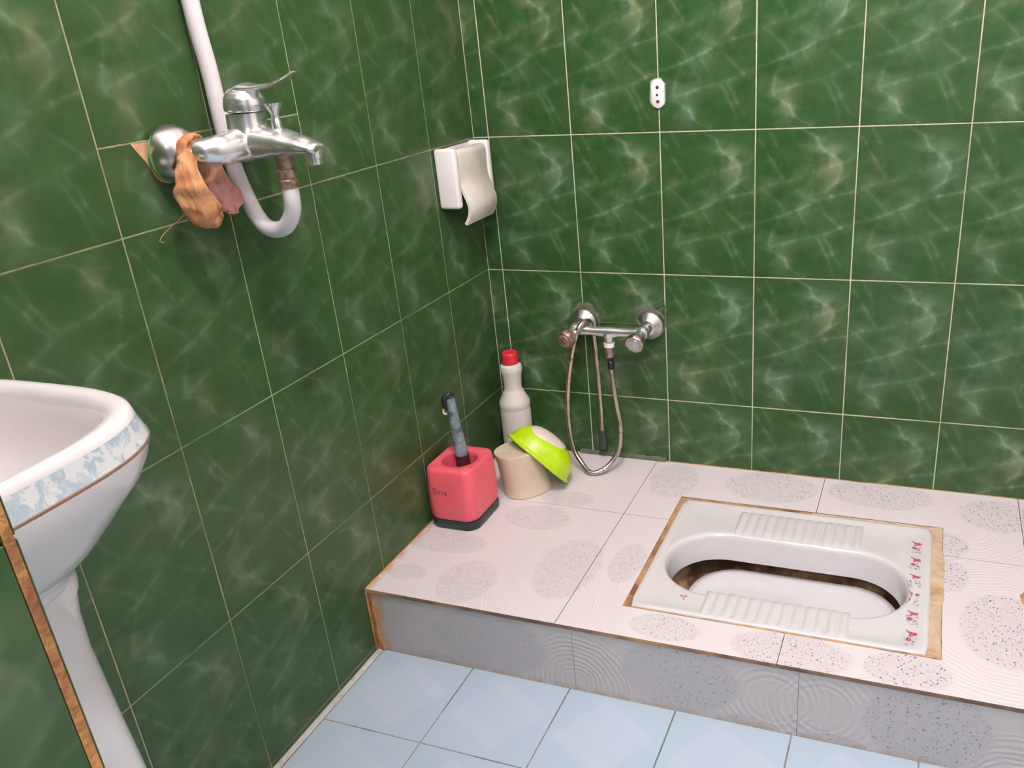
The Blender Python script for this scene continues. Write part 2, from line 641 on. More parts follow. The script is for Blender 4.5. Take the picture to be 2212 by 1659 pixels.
BLACK_PLASTIC = pmat('black_plastic', (0.012, 0.012, 0.014), 0.4)
GREY_BLUE = pmat('worn_grey_blue_plastic', (0.22, 0.28, 0.31), 0.5, var=0.3, scale=50, stain=((0.08, 0.10, 0.11), 40, 0.5, 0.7))
HOSE_WHITE = pmat('white_rubber_hose', (0.74, 0.70, 0.72), 0.4, var=0.02)
DARK_HOLE = pmat('dark_rusty_screw', (0.10, 0.03, 0.02), 0.7)
INK = pmat('faded_dark_print', (0.26, 0.06, 0.085), 0.5)
STAIN_BROWN = pmat('brown_stained_glaze', (0.30, 0.19, 0.10), 0.35, var=0.4, scale=25, stain=((0.045, 0.02, 0.01), 9, 0.45, 0.65))
TRAY_WHITE = pmat('wet_white_glaze', (0.66, 0.645, 0.66), 0.12, var=0.015, coat=0.3)
GOLD_LINE = pmat('brown_gilt_line', (0.27, 0.16, 0.115), 0.35)
DECAL_PINK = pmat('pink_decal', (0.50, 0.09, 0.20), 0.3, var=0.4, scale=300)
DECAL_GREY = pmat('grey_leaf_decal', (0.36, 0.37, 0.34), 0.3, var=0.4, scale=300)
ACRYLIC, _t, _b = new_mat('clear_acrylic')
_b.inputs['Base Color'].default_value = (0.85, 0.88, 0.9, 1)
_b.inputs['Roughness'].default_value = 0.08
_b.inputs['Transmission Weight'].default_value = 0.75
_b.inputs['Metallic'].default_value = 0.2


def band_mat():
    m, t, b = new_mat('blue_floral_band')
    co = t.co()
    wv = t.vec('ADD', co, t.vec('MULTIPLY', t.vec('SUBTRACT', t.noise(co, 45, 2, col=True), (.5, .5, .5)), (0.03,) * 3))
    f = t.rng(t.noise(wv, 62, 3, 0.6), 0.45, 0.53)
    g = t.rng(t.noise(t.vec('ADD', wv, (2, 1, 5)), 110, 2), 0.45, 0.6)
    c = t.mix(t.math('MULTIPLY', f, 0.75), (0.60, 0.64, 0.64, 1), (0.27, 0.39, 0.47, 1))
    c = t.mix(t.math('MULTIPLY', g, 0.35), c, (0.62, 0.67, 0.68, 1))
    t.put(b.inputs['Base Color'], c)
    b.inputs['Roughness'].default_value = 0.15
    return m


BAND = band_mat()


def rag_mat(name, c1, c2):
    m, t, b = new_mat(name)
    co = t.co()
    f = t.rng(t.noise(t.vec('MULTIPLY', co, (1, 1, 0.45)), 55, 4, 0.6), 0.35, 0.68)
    t.put(b.inputs['Base Color'], t.mix(f, (*c1, 1), (*c2, 1)))
    b.inputs['Roughness'].default_value = 0.75
    t.put(b.inputs['Normal'], t.bump(t.noise(t.vec('MULTIPLY', co, (1, 1, 0.4)), 70, 3), 0.006))
    return m


RAG_ORANGE = rag_mat('orange_tan_cloth', (0.46, 0.18, 0.065), (0.56, 0.29, 0.135))
RAG_PINK = rag_mat('faded_pink_cloth', (0.62, 0.28, 0.15), (0.66, 0.33, 0.24))
RAG_RED = rag_mat('dusty_pink_cloth', (0.64, 0.23, 0.20), (0.74, 0.38, 0.34))

# ------------------------------------------------------------------ tiled walls
GAP = 0.0011


def tiled(name, frame_fn, us, vs, mats, uv_scale, thick=0.004, gap=GAP, extra=None, skip=None, uvcell=None, parent=None, jit=0.0):
    """one surface: grout bed plus raised tiles. frame_fn(u, v, d) -> world point, d is height off the bed."""
    bm = bmesh.new()
    uvl = bm.loops.layers.uv.new('UVMap')
    vs_ = [bm.verts.new(frame_fn(u, v, thick - .0006)) for u, v in
           ((us[0], vs[0]), (us[-1], vs[0]), (us[-1], vs[-1]), (us[0], vs[-1]))]
    f = bm.faces.new(vs_)
    f.material_index = 1
    cells = []
    for i in range(len(us) - 1):
        for j in range(len(vs) - 1):
            cells.append((us[i], us[i + 1], vs[j], vs[j + 1], i, j))
    if extra:
        cells = extra(cells)
    rnd = random.Random(5)
    for (u0, u1, v0, v1, i, j) in cells:
        if skip and skip(i, j):
            continue
        cu0, cv0, flip = uvcell(i, j, u0, u1, v0, v1)
        g = gap * 0.5
        b = 0.0005
        q = [[(u0 + g, v0 + g), (u1 - g, v0 + g), (u1 - g, v1 - g), (u0 + g, v1 - g)],
             [(u0 + g + b, v0 + g + b), (u1 - g - b, v0 + g + b), (u1 - g - b, v1 - g - b), (u0 + g + b, v1 - g - b)]]
        dd = rnd.uniform(-jit, jit)
        lv = [[bm.verts.new(frame_fn(u, v, thick - .0012)) for u, v in q[0]],
              [bm.verts.new(frame_fn(u, v, thick - b + dd)) for u, v in q[0]],
              [bm.verts.new(frame_fn(u, v, thick + dd)) for u, v in q[1]]]
        quv = [q[0], q[0], q[1]]

        def setuv(face, uvs):
            for lp, (a, c) in zip(face.loops, uvs):
                x, y = (a - cu0) * uv_scale[0], (c - cv0) * uv_scale[1]
                if flip:
                    x, y = 2.0 - x, 3.0 - y
                lp[uvl].uv = (x, y)
        fc = bm.faces.new(lv[2])
        setuv(fc, quv[2])
        for r in range(2):
            for k in range(4):
                l = (k + 1) % 4
                fc = bm.faces.new((lv[r][k], lv[r][l], lv[r + 1][l], lv[r + 1][k]))
                setuv(fc, (quv[r][k], quv[r][l], quv[r + 1][l], quv[r + 1][k]))
    me = bpy.data.meshes.new(name)
    bm.normal_update()
    bm.to_mesh(me)
    bm.free()
    return link(name, me, mats, parent)


def slab(name, lo, hi, mat):
    bm = bmesh.new()
    add_box(bm, lo, hi)
    return obj(name, bm, mat, smooth=False)


CEIL = 2.5
XR = 1.75      # right wall
YF = -1.60     # inner face of the door wall
TH = 0.004
# back wall. seams in x and z
xs = [0.0, .0378, .2378, .4378, .6378, .8378, 1.0378, 1.2378, 1.4378, 1.6378, XR]
zs = [0.0, .0092, .3137, .6182, .9228, 1.2273, 1.5318, 1.8363]


def cell_back(i, j, u0, u1, v0, v1):
    return (u1 - .2 if i == 0 else u0), (v1 - .3045 if j == 0 else v0), False


def wallpair(root, lo, hi):
    bm = bmesh.new()
    add_box(bm, lo, hi)
    o = obj('wall_core', bm, PLASTER, root, smooth=False)
    return o


wb = tiled('wall_back', lambda u, v, d: Vector((u, TH - d, v)), xs, zs, [GREEN_BACK, GROUT_BACK], (10, 9.852), uvcell=cell_back, gap=.0023)
struct(wb)
wallpair(wb, (-.12, TH + .0005, -.02), (XR + .12, .12, CEIL + .1))

# left wall. u runs towards the camera (-y)
ul = [0.0] + [.197 + .2 * k for k in range(8)]
ul = [u for u in ul if u < -YF - .01] + [-YF]
flips = random.Random(3)


def cell_left(i, j, u0, u1, v0, v1):
    return (u1 - .2 if i == 0 else u0), (v1 - .3045 if j == 0 else v0), (i * 3 + j * 2) % 5 == 1


def cut_left(cells):
    out = []
    for c in cells:
        u0, u1, v0, v1, i, j = c
        if j == 4 and i in (3, 4):
            out.append((u0, u1, v0, 1.036, i, j))
            out.append((u0, u1, 1.036, v1, i, j))
        else:
            out.append(c)
    return out


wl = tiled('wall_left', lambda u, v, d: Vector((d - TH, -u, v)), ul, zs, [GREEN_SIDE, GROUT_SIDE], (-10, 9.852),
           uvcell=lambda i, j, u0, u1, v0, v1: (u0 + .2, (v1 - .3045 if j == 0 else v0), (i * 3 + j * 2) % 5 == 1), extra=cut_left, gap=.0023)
struct(wl)
wallpair(wl, (-.12, YF - .15, -.02), (-TH - .0005, 0.0, CEIL + .1))

# right wall, painted white (outside the frame)
wr = slab('wall_right', (XR, YF, 0), (XR + TH, 0, CEIL), PLASTER)
struct(wr)
wallpair(wr, (XR + TH + .0005, YF - .15, -.02), (XR + .12, 0.0, CEIL + .1))

# door wall: tiled inside, tile edge left bare at the jamb
JX, JR, DZ = .565, 1.42, 2.05     # opening
bmw = bmesh.new()
add_box(bmw, (-TH, YF - .15, 0), (JX, YF - .0065, CEIL))
add_box(bmw, (JR, YF - .15, 0), (XR, YF - .0065, CEIL))
add_box(bmw, (JX, YF - .15, DZ), (JR, YF - .0065, CEIL))
wf = obj('wall_front', bmw, PLASTER, smooth=False)
struct(wf)
bmt = bmesh.new()
uvl = bmt.loops.layers.uv.new('UVMap')


def tile_box(bm, uvl, lo, hi, uva, uvo, rng=None):
    fs = add_box(bm, lo, hi, 0.0006, 1)
    for f in fs:
        for l in f.loops:
            p = l.vert.co
            l[uvl].uv = ((p[uva[0]] - uvo[0]) * 10, (p[uva[1]] - uvo[1]) * 9.852)


# inner face tiles: glaze faces +y; clay body is the thin end at the jamb
for i in range(3):
    x0 = JX + .0075 - .2 * (i + 1)
    x1 = x0 + .2
    for j in range(len(zs) - 1):
        if zs[j + 1] <= zs[j] + .02:
            continue
        tile_box(bmt, uvl, (max(x0, 0) + .001, YF - .0012, zs[j] + .001), (x1 - .0002, YF, zs[j + 1] - .001), (0, 2), (x0, zs[j]))
for x0, x1 in ((JR - .0075, JR + .19), (JR + .19, XR)):
    for j in range(len(zs) - 1):
        if zs[j + 1] <= zs[j] + .02:
            continue
        tile_box(bmt, uvl, (x0, YF - .0012, zs[j] + .001), (x1 - .001, YF, zs[j + 1] - .001), (0, 2), (x0, zs[j]))
obj('inner_tiling', bmt, GREEN_SIDE, wf, smooth=False)
bme = bmesh.new()
for j in range(len(zs) - 1):
    if j:
        continue
    for x0, x1 in ((.001, JX + .0073), (JR - .0073, XR)):
        add_box(bme, (x0, YF - .0068, 0), (x1, YF - .0012, zs[-1]), .0004, 1)
ce = obj('tile_clay_body', bme, CLAY, wf, smooth=False)
ce['label'] = 'bare brown clay edge of the tiles at the doorway'
# reveal of the doorway, green tile facing +x and -x
bmr = bmesh.new()
uvl = bmr.loops.layers.uv.new('UVMap')
for xa, xb in ((JX, JX + .0070), (JR - .007, JR)):
    for j in range(len(zs) - 1):
        if zs[j + 1] <= zs[j] + .02 or zs[j] > DZ:
            continue
        tile_box(bmr, uvl, (xa, YF - .15, zs[j] + .001), (xb, YF - .0072, min(zs[j + 1], DZ) - .001), (1, 2), (YF - .19, zs[j]))
obj('reveal_tiling', bmr, GREEN_SIDE, wf, smooth=False)

# ceiling, hall
struct(slab('ceiling', (-.12, YF - .15, CEIL), (XR + .12, .12, CEIL + .08), PLASTER))
struct(slab('ceiling_hall', (-.6, -3.4, CEIL), (2.6, YF - .15, CEIL + .08), PLASTER))
struct(slab('wall_hall', (-.6, -3.5, 0), (2.6, -3.4, CEIL), PLASTER))

# floor
fx = [0.0, .0139] + [.0139 + .2051 * k for k in range(1, 10)]
fx = [x for x in fx if x < XR] + [XR]
fy = [.66, .868, 1.0707, 1.2734, 1.4761, 1.75]
fo = tiled('floor', lambda u, v, d: Vector((u, -v, d - TH)), fx, fy, [FLOOR_TILE, GROUT_FLOOR], (4.88, 4.93),
           uvcell=lambda i, j, u0, u1, v0, v1: (u0, v0, False), gap=.0026, skip=lambda i, j: i == 0)
struct(fo)
bmf = bmesh.new()
add_box(bmf, (0.0, -1.60, -.004), (.0126, -.664, .0004), .0005, 1)
obj('floor_margin', bmf, FLOOR_STRIP, fo, smooth=False)
bmf = bmesh.new()
add_box(bmf, (-.12, YF - .15, -.1), (XR + .12, .1, -TH - .0006))
obj('floor_slab', bmf, PLASTER, fo, smooth=False)
struct(slab('floor_hall', (-.6, -3.4, -.1), (2.6, YF - .151, -.002), FLOOR_STRIP))

# ------------------------------------------------------------------ raised platform
PZ, PY = .150, -.668
px = [0.0, .407, .807, 1.207, 1.607, XR]
bm = bmesh.new()
T0 = PZ - .008
cellsx = [0.0, .407, .51, .807, 1.06, 1.207, 1.607, XR]
cellsy = [PY, -.585, -.265, -.160, 0.0]
gx = {.407, .807, 1.207, 1.607}
hg = .0006
for i in range(len(cellsx) - 1):
    for j in range(len(cellsy) - 1):
        x0, x1, y0, y1 = cellsx[i], cellsx[i + 1], cellsy[j], cellsy[j + 1]
        if .51 <= x0 and x1 <= 1.06 and -.585 <= y0 and y1 <= -.160:
            continue
        if x0 in gx:
            x0 += hg
        if x1 in gx:
            x1 -= hg
        if j == 1:
            y1 -= hg * .8
        if j == 2:
            y0 += hg * .8
        fs = add_box(bm, (x0, y0, T0), (x1, y1, PZ))
        for f in fs:
            f.normal_update()
            if abs(f.normal.z) < .5:
                f.material_index = 1
pt = obj('raised_platform', bm, [TOP_TILE, DARK_EDGE], smooth=False)
struct(pt)
# riser tiles
bm = bmesh.new()
rx = [0.0, .030, .437, .843, 1.25, 1.66, XR]
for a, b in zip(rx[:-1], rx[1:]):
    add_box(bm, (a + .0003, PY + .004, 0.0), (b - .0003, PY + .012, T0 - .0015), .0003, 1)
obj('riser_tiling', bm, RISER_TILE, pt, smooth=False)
bm = bmesh.new()
for lo, hi in (((0, PY + .012, 0), (XR, -.585, T0)), ((0, -.585, 0), (.51, 0, T0)), ((1.06, -.585, 0), (XR, 0, T0)), ((.51, -.16, 0), (1.06, 0, T0))):
    add_box(bm, lo, hi)
obj('mortar_core', bm, DARK_EDGE, pt, smooth=False)
# rust streak in the front left corner
bm = bmesh.new()
rnd = random.Random(2)
loops = []
for k in range(15):
    z = .002 + (T0 - .002) * k / 14
    wd = .0075 + .003 * rnd.random() + (.008 if k < 2 else 0)
    loops.append([Vector((.0002, PY + .0035, z)), Vector((wd, PY + .0025 - .0008 * rnd.random(), z)), Vector((wd + .0015, PY + .0042, z))])
rings(bm, loops, close_u=False)
obj('rust_streak', bm, pmat('orange_rust_grout', (0.50, 0.22, 0.075), 0.8, var=0.3, scale=60), pt)


def bead(bm, pts, r, seed=0, wob=.35, n=6):
    path = catmull(pts, n)
    loops = []
    rnd = random.Random(seed)
    for i, p in enumerate(path):
        tg = (path[min(i + 1, len(path) - 1)] - path[max(i - 1, 0)]).normalized()
        u = Vector((0, 0, 1)) - tg * tg.z
        if u.length < .1:
            u = Vector((1, 0, 0))
        u.normalize()
        s = tg.cross(u)
        rr = r * (1 + wob * (rnd.random() * 2 - 1))
        loops.append([p + (s * math.cos(a) + u * math.sin(a)) * rr for a in [2 * PI * k / 8 for k in range(8)]])
    rings(bm, loops, True, True, True)


# dirty joint between platform and walls
bm = bmesh.new()
bead(bm, [(x, -.0005, PZ + .0002) for x in [i * .04 for i in range(4, 44)]], .0014, 1)
bead(bm, [(.0005, -y, PZ + .0002) for y in [i * .03 for i in range(1, 23)]], .0016, 2)
bead(bm, [(.0005, PY - .0005, z) for z in [.002 + i * .012 for i in range(13)]], .002, 3)
obj('joint_bead', bm, RUST_MORTAR, pt)
# thick smear of mortar on the back wall behind the hose
bm = bmesh.new()
loops = []
for k in range(24):
    x = .205 + (.43 - .205) * k / 23
    h = .011 + .0012 * math.sin(k * 1.3) + .0008 * math.sin(k * 3.1)
    loops.append([Vector((x, -.0002, PZ)), Vector((x, -.0055, PZ)), Vector((x, -.0032, PZ + h * .8)), Vector((x, -.0002, PZ + h))])
rings(bm, loops, False)
obj('mortar_smear', bm, GREY_MORTAR, pt)

# mortar bed around the pan, sits in the cut opening
PX0, PX1, PYA, PYB = .5205, 1.040, -.580, -.1725
bm = bmesh.new()
N = 48


def rect_loop(x0, x1, y0, y1, z, n=12, jit=0, seed=0):
    rnd = random.Random(seed)
    out = []
    for (ax, ay), (bx, by) in (((x0, y0), (x1, y0)), ((x1, y0), (x1, y1)), ((x1, y1), (x0, y1)), ((x0, y1), (x0, y0))):
        for k in range(n):
            f = k / n
            out.append(Vector((ax + (bx - ax) * f, ay + (by - ay) * f, z + jit * (rnd.random() - .5))))
    return out


rings(bm, [rect_loop(.5102, 1.0598, -.5848, -.1602, PZ - .0012, 24, .001, 1),
           rect_loop(.515, 1.055, -.583, -.165, PZ - .0010, 24, .002, 2),
           rect_loop(PX0 - .002, PX1 + .004, PYA - .001, PYB + .004, PZ - .0006, 24, .002, 3),
           rect_loop(PX0 + .012, PX1 - .01, PYA + .01, PYB - .01, PZ - .004, 24, 0, 4)])
mb = obj('mortar_bed', bm, RUST_MORTAR, pt)
mb['label'] = 'rust-stained mortar joint around the squat pan'
# paler thick mortar strip on the right side and the back right edge
bm = bmesh.new()
nn = 26
loops = []
rnd = random.Random(9)
for k in range(nn):
    y = -.585 + .425 * k / (nn - 1)
    j1 = rnd.random() * .0015
    xr = 1.0595 + (0.004 if .35 < k / nn < .75 else 0) - j1
    loops.append([Vector((1.036, y, PZ - .002)), Vector((1.0405, y, PZ + .0004 + j1)), Vector((1.049, y, PZ + .0012 + j1 * .6)),
                  Vector((xr - .003, y, PZ + .0008)), Vector((xr, y, PZ - .0008 if xr < 1.06 else PZ + .0004))])
rings(bm, loops, False)
loops = []
for k in range(22):
    x = .80 + .25 * k / 21
    j1 = rnd.random() * .0018
    loops.append([Vector((x, PYB - .002, PZ - .002)), Vector((x, PYB + .003, PZ + .0003 + j1)), Vector((x, -.1675, PZ + .0004 + j1)), Vector((x, -.1612, PZ - .0006))])
rings(bm, loops, False)
obj('pale_mortar_strip', bm, PALE_MORTAR, pt)
# raw brown chip at the right edge of the frame
bm = bmesh.new()
lathe(bm, [(0.0, .0026), (.012, .0024), (.019, .0014), (.023, 0)], 18, Matrix.Translation((1.206, -.375, PZ)) @ Matrix.Diagonal((.7, 1.3, 1, 1)))
for v in bm.verts:
    v.co += Vector((noise.noise(v.co * 60) * .004, noise.noise(v.co * 55) * .004, 0))
obj('mortar_lump', bm, RUST_MORTAR, pt)

# ------------------------------------------------------------------ squat toilet pan
pan = thing('squat_toilet', 'white ceramic squat toilet pan with ribbed foot treads set flush in the raised platform', 'toilet', (.7835, -.380, .148))
cx, cy, hx, hy = (PX0 + PX1) / 2, (PYA + PYB) / 2, (PX1 - PX0) / 2, (PYB - PYA) / 2
ocx, ocy, ohx, ohy = .7735, -.4020, .2280, .1060
M = 72


def dirs_rrect(cx, cy, hx, hy, r, z, tx, ty):
    """rounded rectangle sampled by the angles of the opening, so that loops match"""
    out = []
    for i in range(M):
        a = 2 * PI * i / M
        out.append(ray_rr(a, cx, cy, hx, hy, r, z, tx, ty))
    return out


def opening(dx, z, dy=None, oy=0.0):
    """stadium shaped ring around the opening"""
    dy = dx if dy is None else dy
    r = ohy + dy
    hl = ohx + dx - r
    out = []
    per = 2 * PI * r + 4 * hl
    for i in range(M):
        s = per * i / M
        # start at right-most point, counter clockwise
        q = PI / 2 * r
        if s < q:
            a = s / r
            p = (hl + r * math.cos(a), r * math.sin(a))
        elif s < q + 2 * hl:
            p = (hl - (s - q), r)
        elif s < 3 * q + 2 * hl:
            a = PI / 2 + (s - q - 2 * hl) / r
            p = (-hl + r * math.cos(a), r * math.sin(a))
        elif s < 3 * q + 4 * hl:
            p = (-hl + (s - 3 * q - 2 * hl), -r)
        else:
            a = 3 * PI / 2 + (s - 3 * q - 4 * hl) / r
            p = (hl + r * math.cos(a), r * math.sin(a))
        out.append(Vector((ocx + p[0], ocy + oy + p[1], z)))
    return out


def rr_perim(hx, hy, r, z, ccx=cx, ccy=cy):
    per_s = [('arc', 0), ('top', 0)]
    st = hy - r
    tp = 2 * (hx - r)
    q = PI / 2 * r
    segs = [('l', (hx, 0), (hx, st)), ('a', (hx - r, st), 0), ('l', (hx - r, hy), (-(hx - r), hy)), ('a', (-(hx - r), st), 90),
            ('l', (-hx, st), (-hx, -st)), ('a', (-(hx - r), -st), 180), ('l', (-(hx - r), -hy), (hx - r, -hy)), ('a', (hx - r, -st), 270),
            ('l', (hx, -st), (hx, 0))]
    lens = [(Vector(s[2]) - Vector(s[1])).length if s[0] == 'l' else q for s in segs]
    tot = sum(lens)
    out = []
    for i in range(M):
        s = tot * i / M
        k = 0
        while s > lens[k] and k < len(lens) - 1:
            s -= lens[k]
            k += 1
        if segs[k][0] == 'l':
            p = Vector(segs[k][1]).lerp(Vector(segs[k][2]), s / lens[k] if lens[k] else 0)
        else:
            a = math.radians(segs[k][2]) + s / r
            p = Vector((segs[k][1][0] + r * math.cos(a), segs[k][1][1] + r * math.sin(a)))
        out.append(Vector((ccx + p.x, ccy + p.y, z)))
    return out


bm = bmesh.new()
TZ = PZ + .0005
L0 = rr_perim(hx, hy, .010, TZ - .012)
L1 = rr_perim(hx, hy, .010, TZ)
L2 = rr_perim(hx - .002, hy - .002, .010, TZ + .0022)
L3 = rr_perim(hx - .006, hy - .006, .010, TZ + .0030)
L4 = rr_perim(hx - .012, hy - .012, .012, TZ + .0024)
L5 = rr_perim(hx - .018, hy - .018, .012, TZ + .0006)
O1 = opening(.016, TZ + .0010)
mid = [a.lerp(b, .5) for a, b in zip(L5, O1)]
loops = [L0, L1, L2, L3, L4, L5, mid, O1, opening(.010, TZ + .0014), opening(.0045, TZ + .0004), opening(.001, TZ - .0030),
         opening(-.001, TZ - .009), opening(-.004, TZ - .030), opening(-.007, TZ - .052), opening(-.007, TZ - .0560), opening(-.004, TZ - .0585)]
rings(bm, loops)
rings(bm, [opening(-.004, TZ - .0585), opening(.004, TZ - .0600), opening(.010, TZ - .066), opening(.010, TZ - .10)], mi=1)
vl, _ = rings(bm, [opening(.010, TZ - .10), opening(-.03, TZ - .118), opening(-.08, TZ - .122)], mi=1, cap1=True)
pb = obj('pan_body', bm, [PAN_GLAZE, STAIN_BROWN], pan, angle=50)
# inner tray: shallow white bed inside, leaving a dark water channel along the far side
bm = bmesh.new()


def tray(dx, dy, z, ox=.017, oy=-.003):
    return [Vector((p.x + ox, p.y + oy, z)) for p in opening(dx, z, dy)]


rings(bm, [tray(-.022, -.006, TZ - .105), tray(-.023, -.007, TZ - .078), tray(-.028, -.012, TZ - .0705), tray(-.045, -.028, TZ - .0665), tray(-.075, -.060, TZ - .0655)], cap1=True)
obj('inner_tray', bm, TRAY_WHITE, pan, angle=60)

# foot treads
for (ya, yb, x0, x1) in ((-.291, -.196, .652, .910), (-.580, -.498, .648, .912)):
    bm = bmesh.new()
    nr = 13
    pitch = (x1 - x0) / nr
    nx, ny = nr * 10, 10
    grid = []
    for i in range(nx + 1):
        x = x0 + (x1 - x0) * i / nx
        ph = (x - x0) / pitch
        rdg = math.sin(PI * (ph - math.floor(ph))) ** 1.0 if i < nx else 0
        row = []
        for j in range(ny + 1):
            f = j / ny
            e = min(1, min(f, 1 - f) / .12)
            e = math.sin(e * PI / 2)
            ex = min(1, min(i, nx - i) / 4)
            y = ya + (yb - ya) * f
            z = TZ + .0004 + (.0010 + .0032 * rdg * e) * min(1, e + .2) * ex
            row.append(Vector((x, y, z)))
        grid.append(row)
    rings(bm, grid, close_u=False)
    # side skirt hidden in the glaze
    obj('foot_tread', bm, PAN_GLAZE, pan, angle=80)

# floral transfer along the right end
def blob(bm, x, y, rx, ry, rot, z, mi=0, n=9, seed=0):
    rnd = random.Random(seed)
    c = bm.verts.new((x, y, z + .0001))
    vs = []
    for k in range(n):
        a = 2 * PI * k / n
        r = 1 + .35 * (rnd.random() - .5)
        dx, dy = rx * r * math.cos(a), ry * r * math.sin(a)
        vs.append(bm.verts.new((x + dx * math.cos(rot) - dy * math.sin(rot), y + dx * math.sin(rot) + dy * math.cos(rot), z)))
    for k in range(n):
        f = bm.faces.new((c, vs[k], vs[(k + 1) % n]))
        f.material_index = mi


bm = bmesh.new()
zd = TZ + .0011
for k in range(6):
    y0 = -.235 - k * .0585
    X = 1.0105
    blob(bm, X - .0060, y0 + .004, .0030, .0016, -.8, zd, 0, seed=k)
    blob(bm, X + .0000, y0 - .001, .0060, .0036, -.6, zd, 0, seed=k + 11)
    blob(bm, X + .0050, y0 - .003, .0060, .0048, .2, zd, 0, seed=k + 20)
    blob(bm, X - .0030, y0 - .019, .0046, .0050, .3, zd, 0, seed=k + 30)
    blob(bm, X + .0045, y0 - .024, .0020, .0026, .3, zd, 0, seed=k + 40)
    blob(bm, X - .0015, y0 - .0080, .0022, .0030, .5, zd, 0, seed=k + 60)
    rnd = random.Random(k)
    for q in range(26):
        blob(bm, X + rnd.uniform(-.011, .011), y0 - rnd.uniform(.008, .036), .0024, .0011, rnd.uniform(0, 3), zd - .00005, 1, 6, seed=q + 50)
    for q in range(4):
        blob(bm, X + .0075 + q * .0006, y0 - .028 - q * .0035, .0019, .0006, -1.2, zd - .00005, 1, 6, seed=q)
fd = obj('floral_transfer', bm, [DECAL_PINK, DECAL_GREY], pan, smooth=False)
fd['label'] = 'column of six printed pink blossoms'
bm = bmesh.new()
for dx, dy, a in ((0, 0, .4), (.004, .004, -.6), (-.005, .003, 1.0), (.002, -.006, 1.4)):
    blob(bm, .612 + dx, -.530 + dy, .0045, .0014, a, zd, 0, 7, seed=int(a * 10) + 7)
obj('pink_mark', bm, DECAL_PINK, pan, smooth=False)

# ------------------------------------------------------------------ washbasin
SCX, SCY, SHX, SHY, SRZ = .100, -1.4120, .188, .187, .820
sink = thing('washbasin', 'small white ceramic washbasin on a pedestal with a blue floral band, on the left wall', 'washbasin', (.12, -1.412, 0))


def bas(sx, sy, z, n=3.4, cxo=0.0, xmin=.0025):
    out = sell(SCX + cxo, SCY, SHX * sx, SHY * sy, n, z, 96)
    for p in out:
        p.x = max(p.x, xmin)
    return out


bm = bmesh.new()
# bowl outside, from the rim down (below the band)
prof = [(1.055, 1.0235, .7865, 3.4), (1.048, 1.008, .772, 3.2), (1.02, .975, .755, 3.0), (.965, .905, .738, 2.8), (.90, .80, .718, 2.6), (.80, .69, .701, 2.5), (.68, .575, .686, 2.4),
        (.61, .54, .677, 2.4), (.575, .515, .670, 2.5), (.55, .50, .660, 2.6), (.53, .485, .652, 2.6)]
rings(bm, [bas(a, b, z, n, max(0.0, (.72 - z) * .45)) for a, b, z, n in prof], cap1=True)
# rim: outer edge in, then bowl inside
rim = [(1.000, 1.000, .8115), (.992, .992, .8180), (.970, .970, .8208), (.930, .930, .8206), (.900, .900, .8180), (.875, .875, .811), (.85, .85, .790), (.82, .81, .760),
       (.76, .74, .725), (.62, .58, .700), (.42, .38, .688), (.14, .12, .684)]
lp = []
for k, (a, b, z) in enumerate(rim):
    l = bas(a, b, z, 3.4 - .06 * k)
    lo_ = .004 + (0 if k < 3 else min(.022, .006 * (k - 2)))
    for p in l:
        p.x = max(p.x, lo_)
    lp.append(l)
rings(bm, lp, cap1=True)
bo = obj('basin', bm, WHITE_GLAZE, sink, angle=60)
bm = bmesh.new()
rings(bm, [bas(1.000, 1.000, .8115), bas(1.010, 1.006, .806), bas(1.050, 1.022, .7900)])
bd = obj('floral_band', bm, BAND, bo, angle=60)
bd['label'] = 'blue and white floral band under the rim'
bm = bmesh.new()
rings(bm, [bas(1.050, 1.022, .7900), bas(1.055, 1.025, .7893), bas(1.0565, 1.026, .7875), bas(1.055, 1.0235, .7865)])
bl = obj('brown_line', bm, GOLD_LINE, bo)
bm = bmesh.new()
ped = [(.096, .088, .668, 2.6), (.096, .086, .652, 2.6), (.092, .082, .625, 2.6), (.090, .080, .58, 2.6), (.092, .086, .48, 2.6), (.098, .095, .34, 2.6), (.104, .098, .18, 2.7), (.112, .108, .08, 2.9),
       (.118, .114, .02, 3), (.116, .112, .002, 3)]
rings(bm, [sell(.135, SCY, a, b, n, z, 56) for a, b, z, n in ped], cap0=True, cap1=True)
obj('pedestal', bm, WHITE_GLAZE, sink, angle=60)
bm = bmesh.new()
lathe(bm, [(.0, .6850), (.018, .6852), (.022, .6862), (.023, .6845)], 24, Matrix.Translation((SCX, SCY, 0)))
obj('drain_ring', bm, CHROME, bo)

# ------------------------------------------------------------------ wall mixer with lever
MY, MZ = -.815, 1.016
mix = thing('shower_mixer', 'chrome lever bath mixer with domed flanges projecting from the left wall', 'tap', (0, MY, MZ))
XP = lambda y, z=MZ, x=0.0: frame((1, 0, 0), (x + .006, y, z))
for yy in (-.889, -.741):
    bm = bmesh.new()
    r = .0372 if yy < -.8 else .0350
    prof = [(r - .0015, .0005), (r, .002), (r - .0005, .006)]
    prof += [(r * math.cos(a), .006 + .032 * math.sin(a)) for a in [math.radians(8 + 9 * k) for k in range(8)]]
    prof += [(.0125, .0362), (.0125, .044)]
    lathe(bm, prof, 56, XP(yy))
    fl = obj('wall_flange', bm, SATIN, mix, angle=60)
    bm = bmesh.new()
    lathe(bm, [(.0155, .036), (.0165, .037), (.0165, .0525), (.0150, .054), (.0, .054)], 6, XP(yy) @ Matrix.Rotation(.35, 4, 'Z'))
    obj('coupling_nut', bm, CHROME, mix, angle=20)
    if yy > -.8:
        continue
    bm = bmesh.new()
    lathe(bm, [(.0376, .0014), (.0376, .0026), (.036, .0028)], 48, XP(yy - .0008, MZ - .0015))
    obj('sealing_ring', bm, pmat('bright_green_seal', (0.10, 0.42, 0.06), .5), fl)

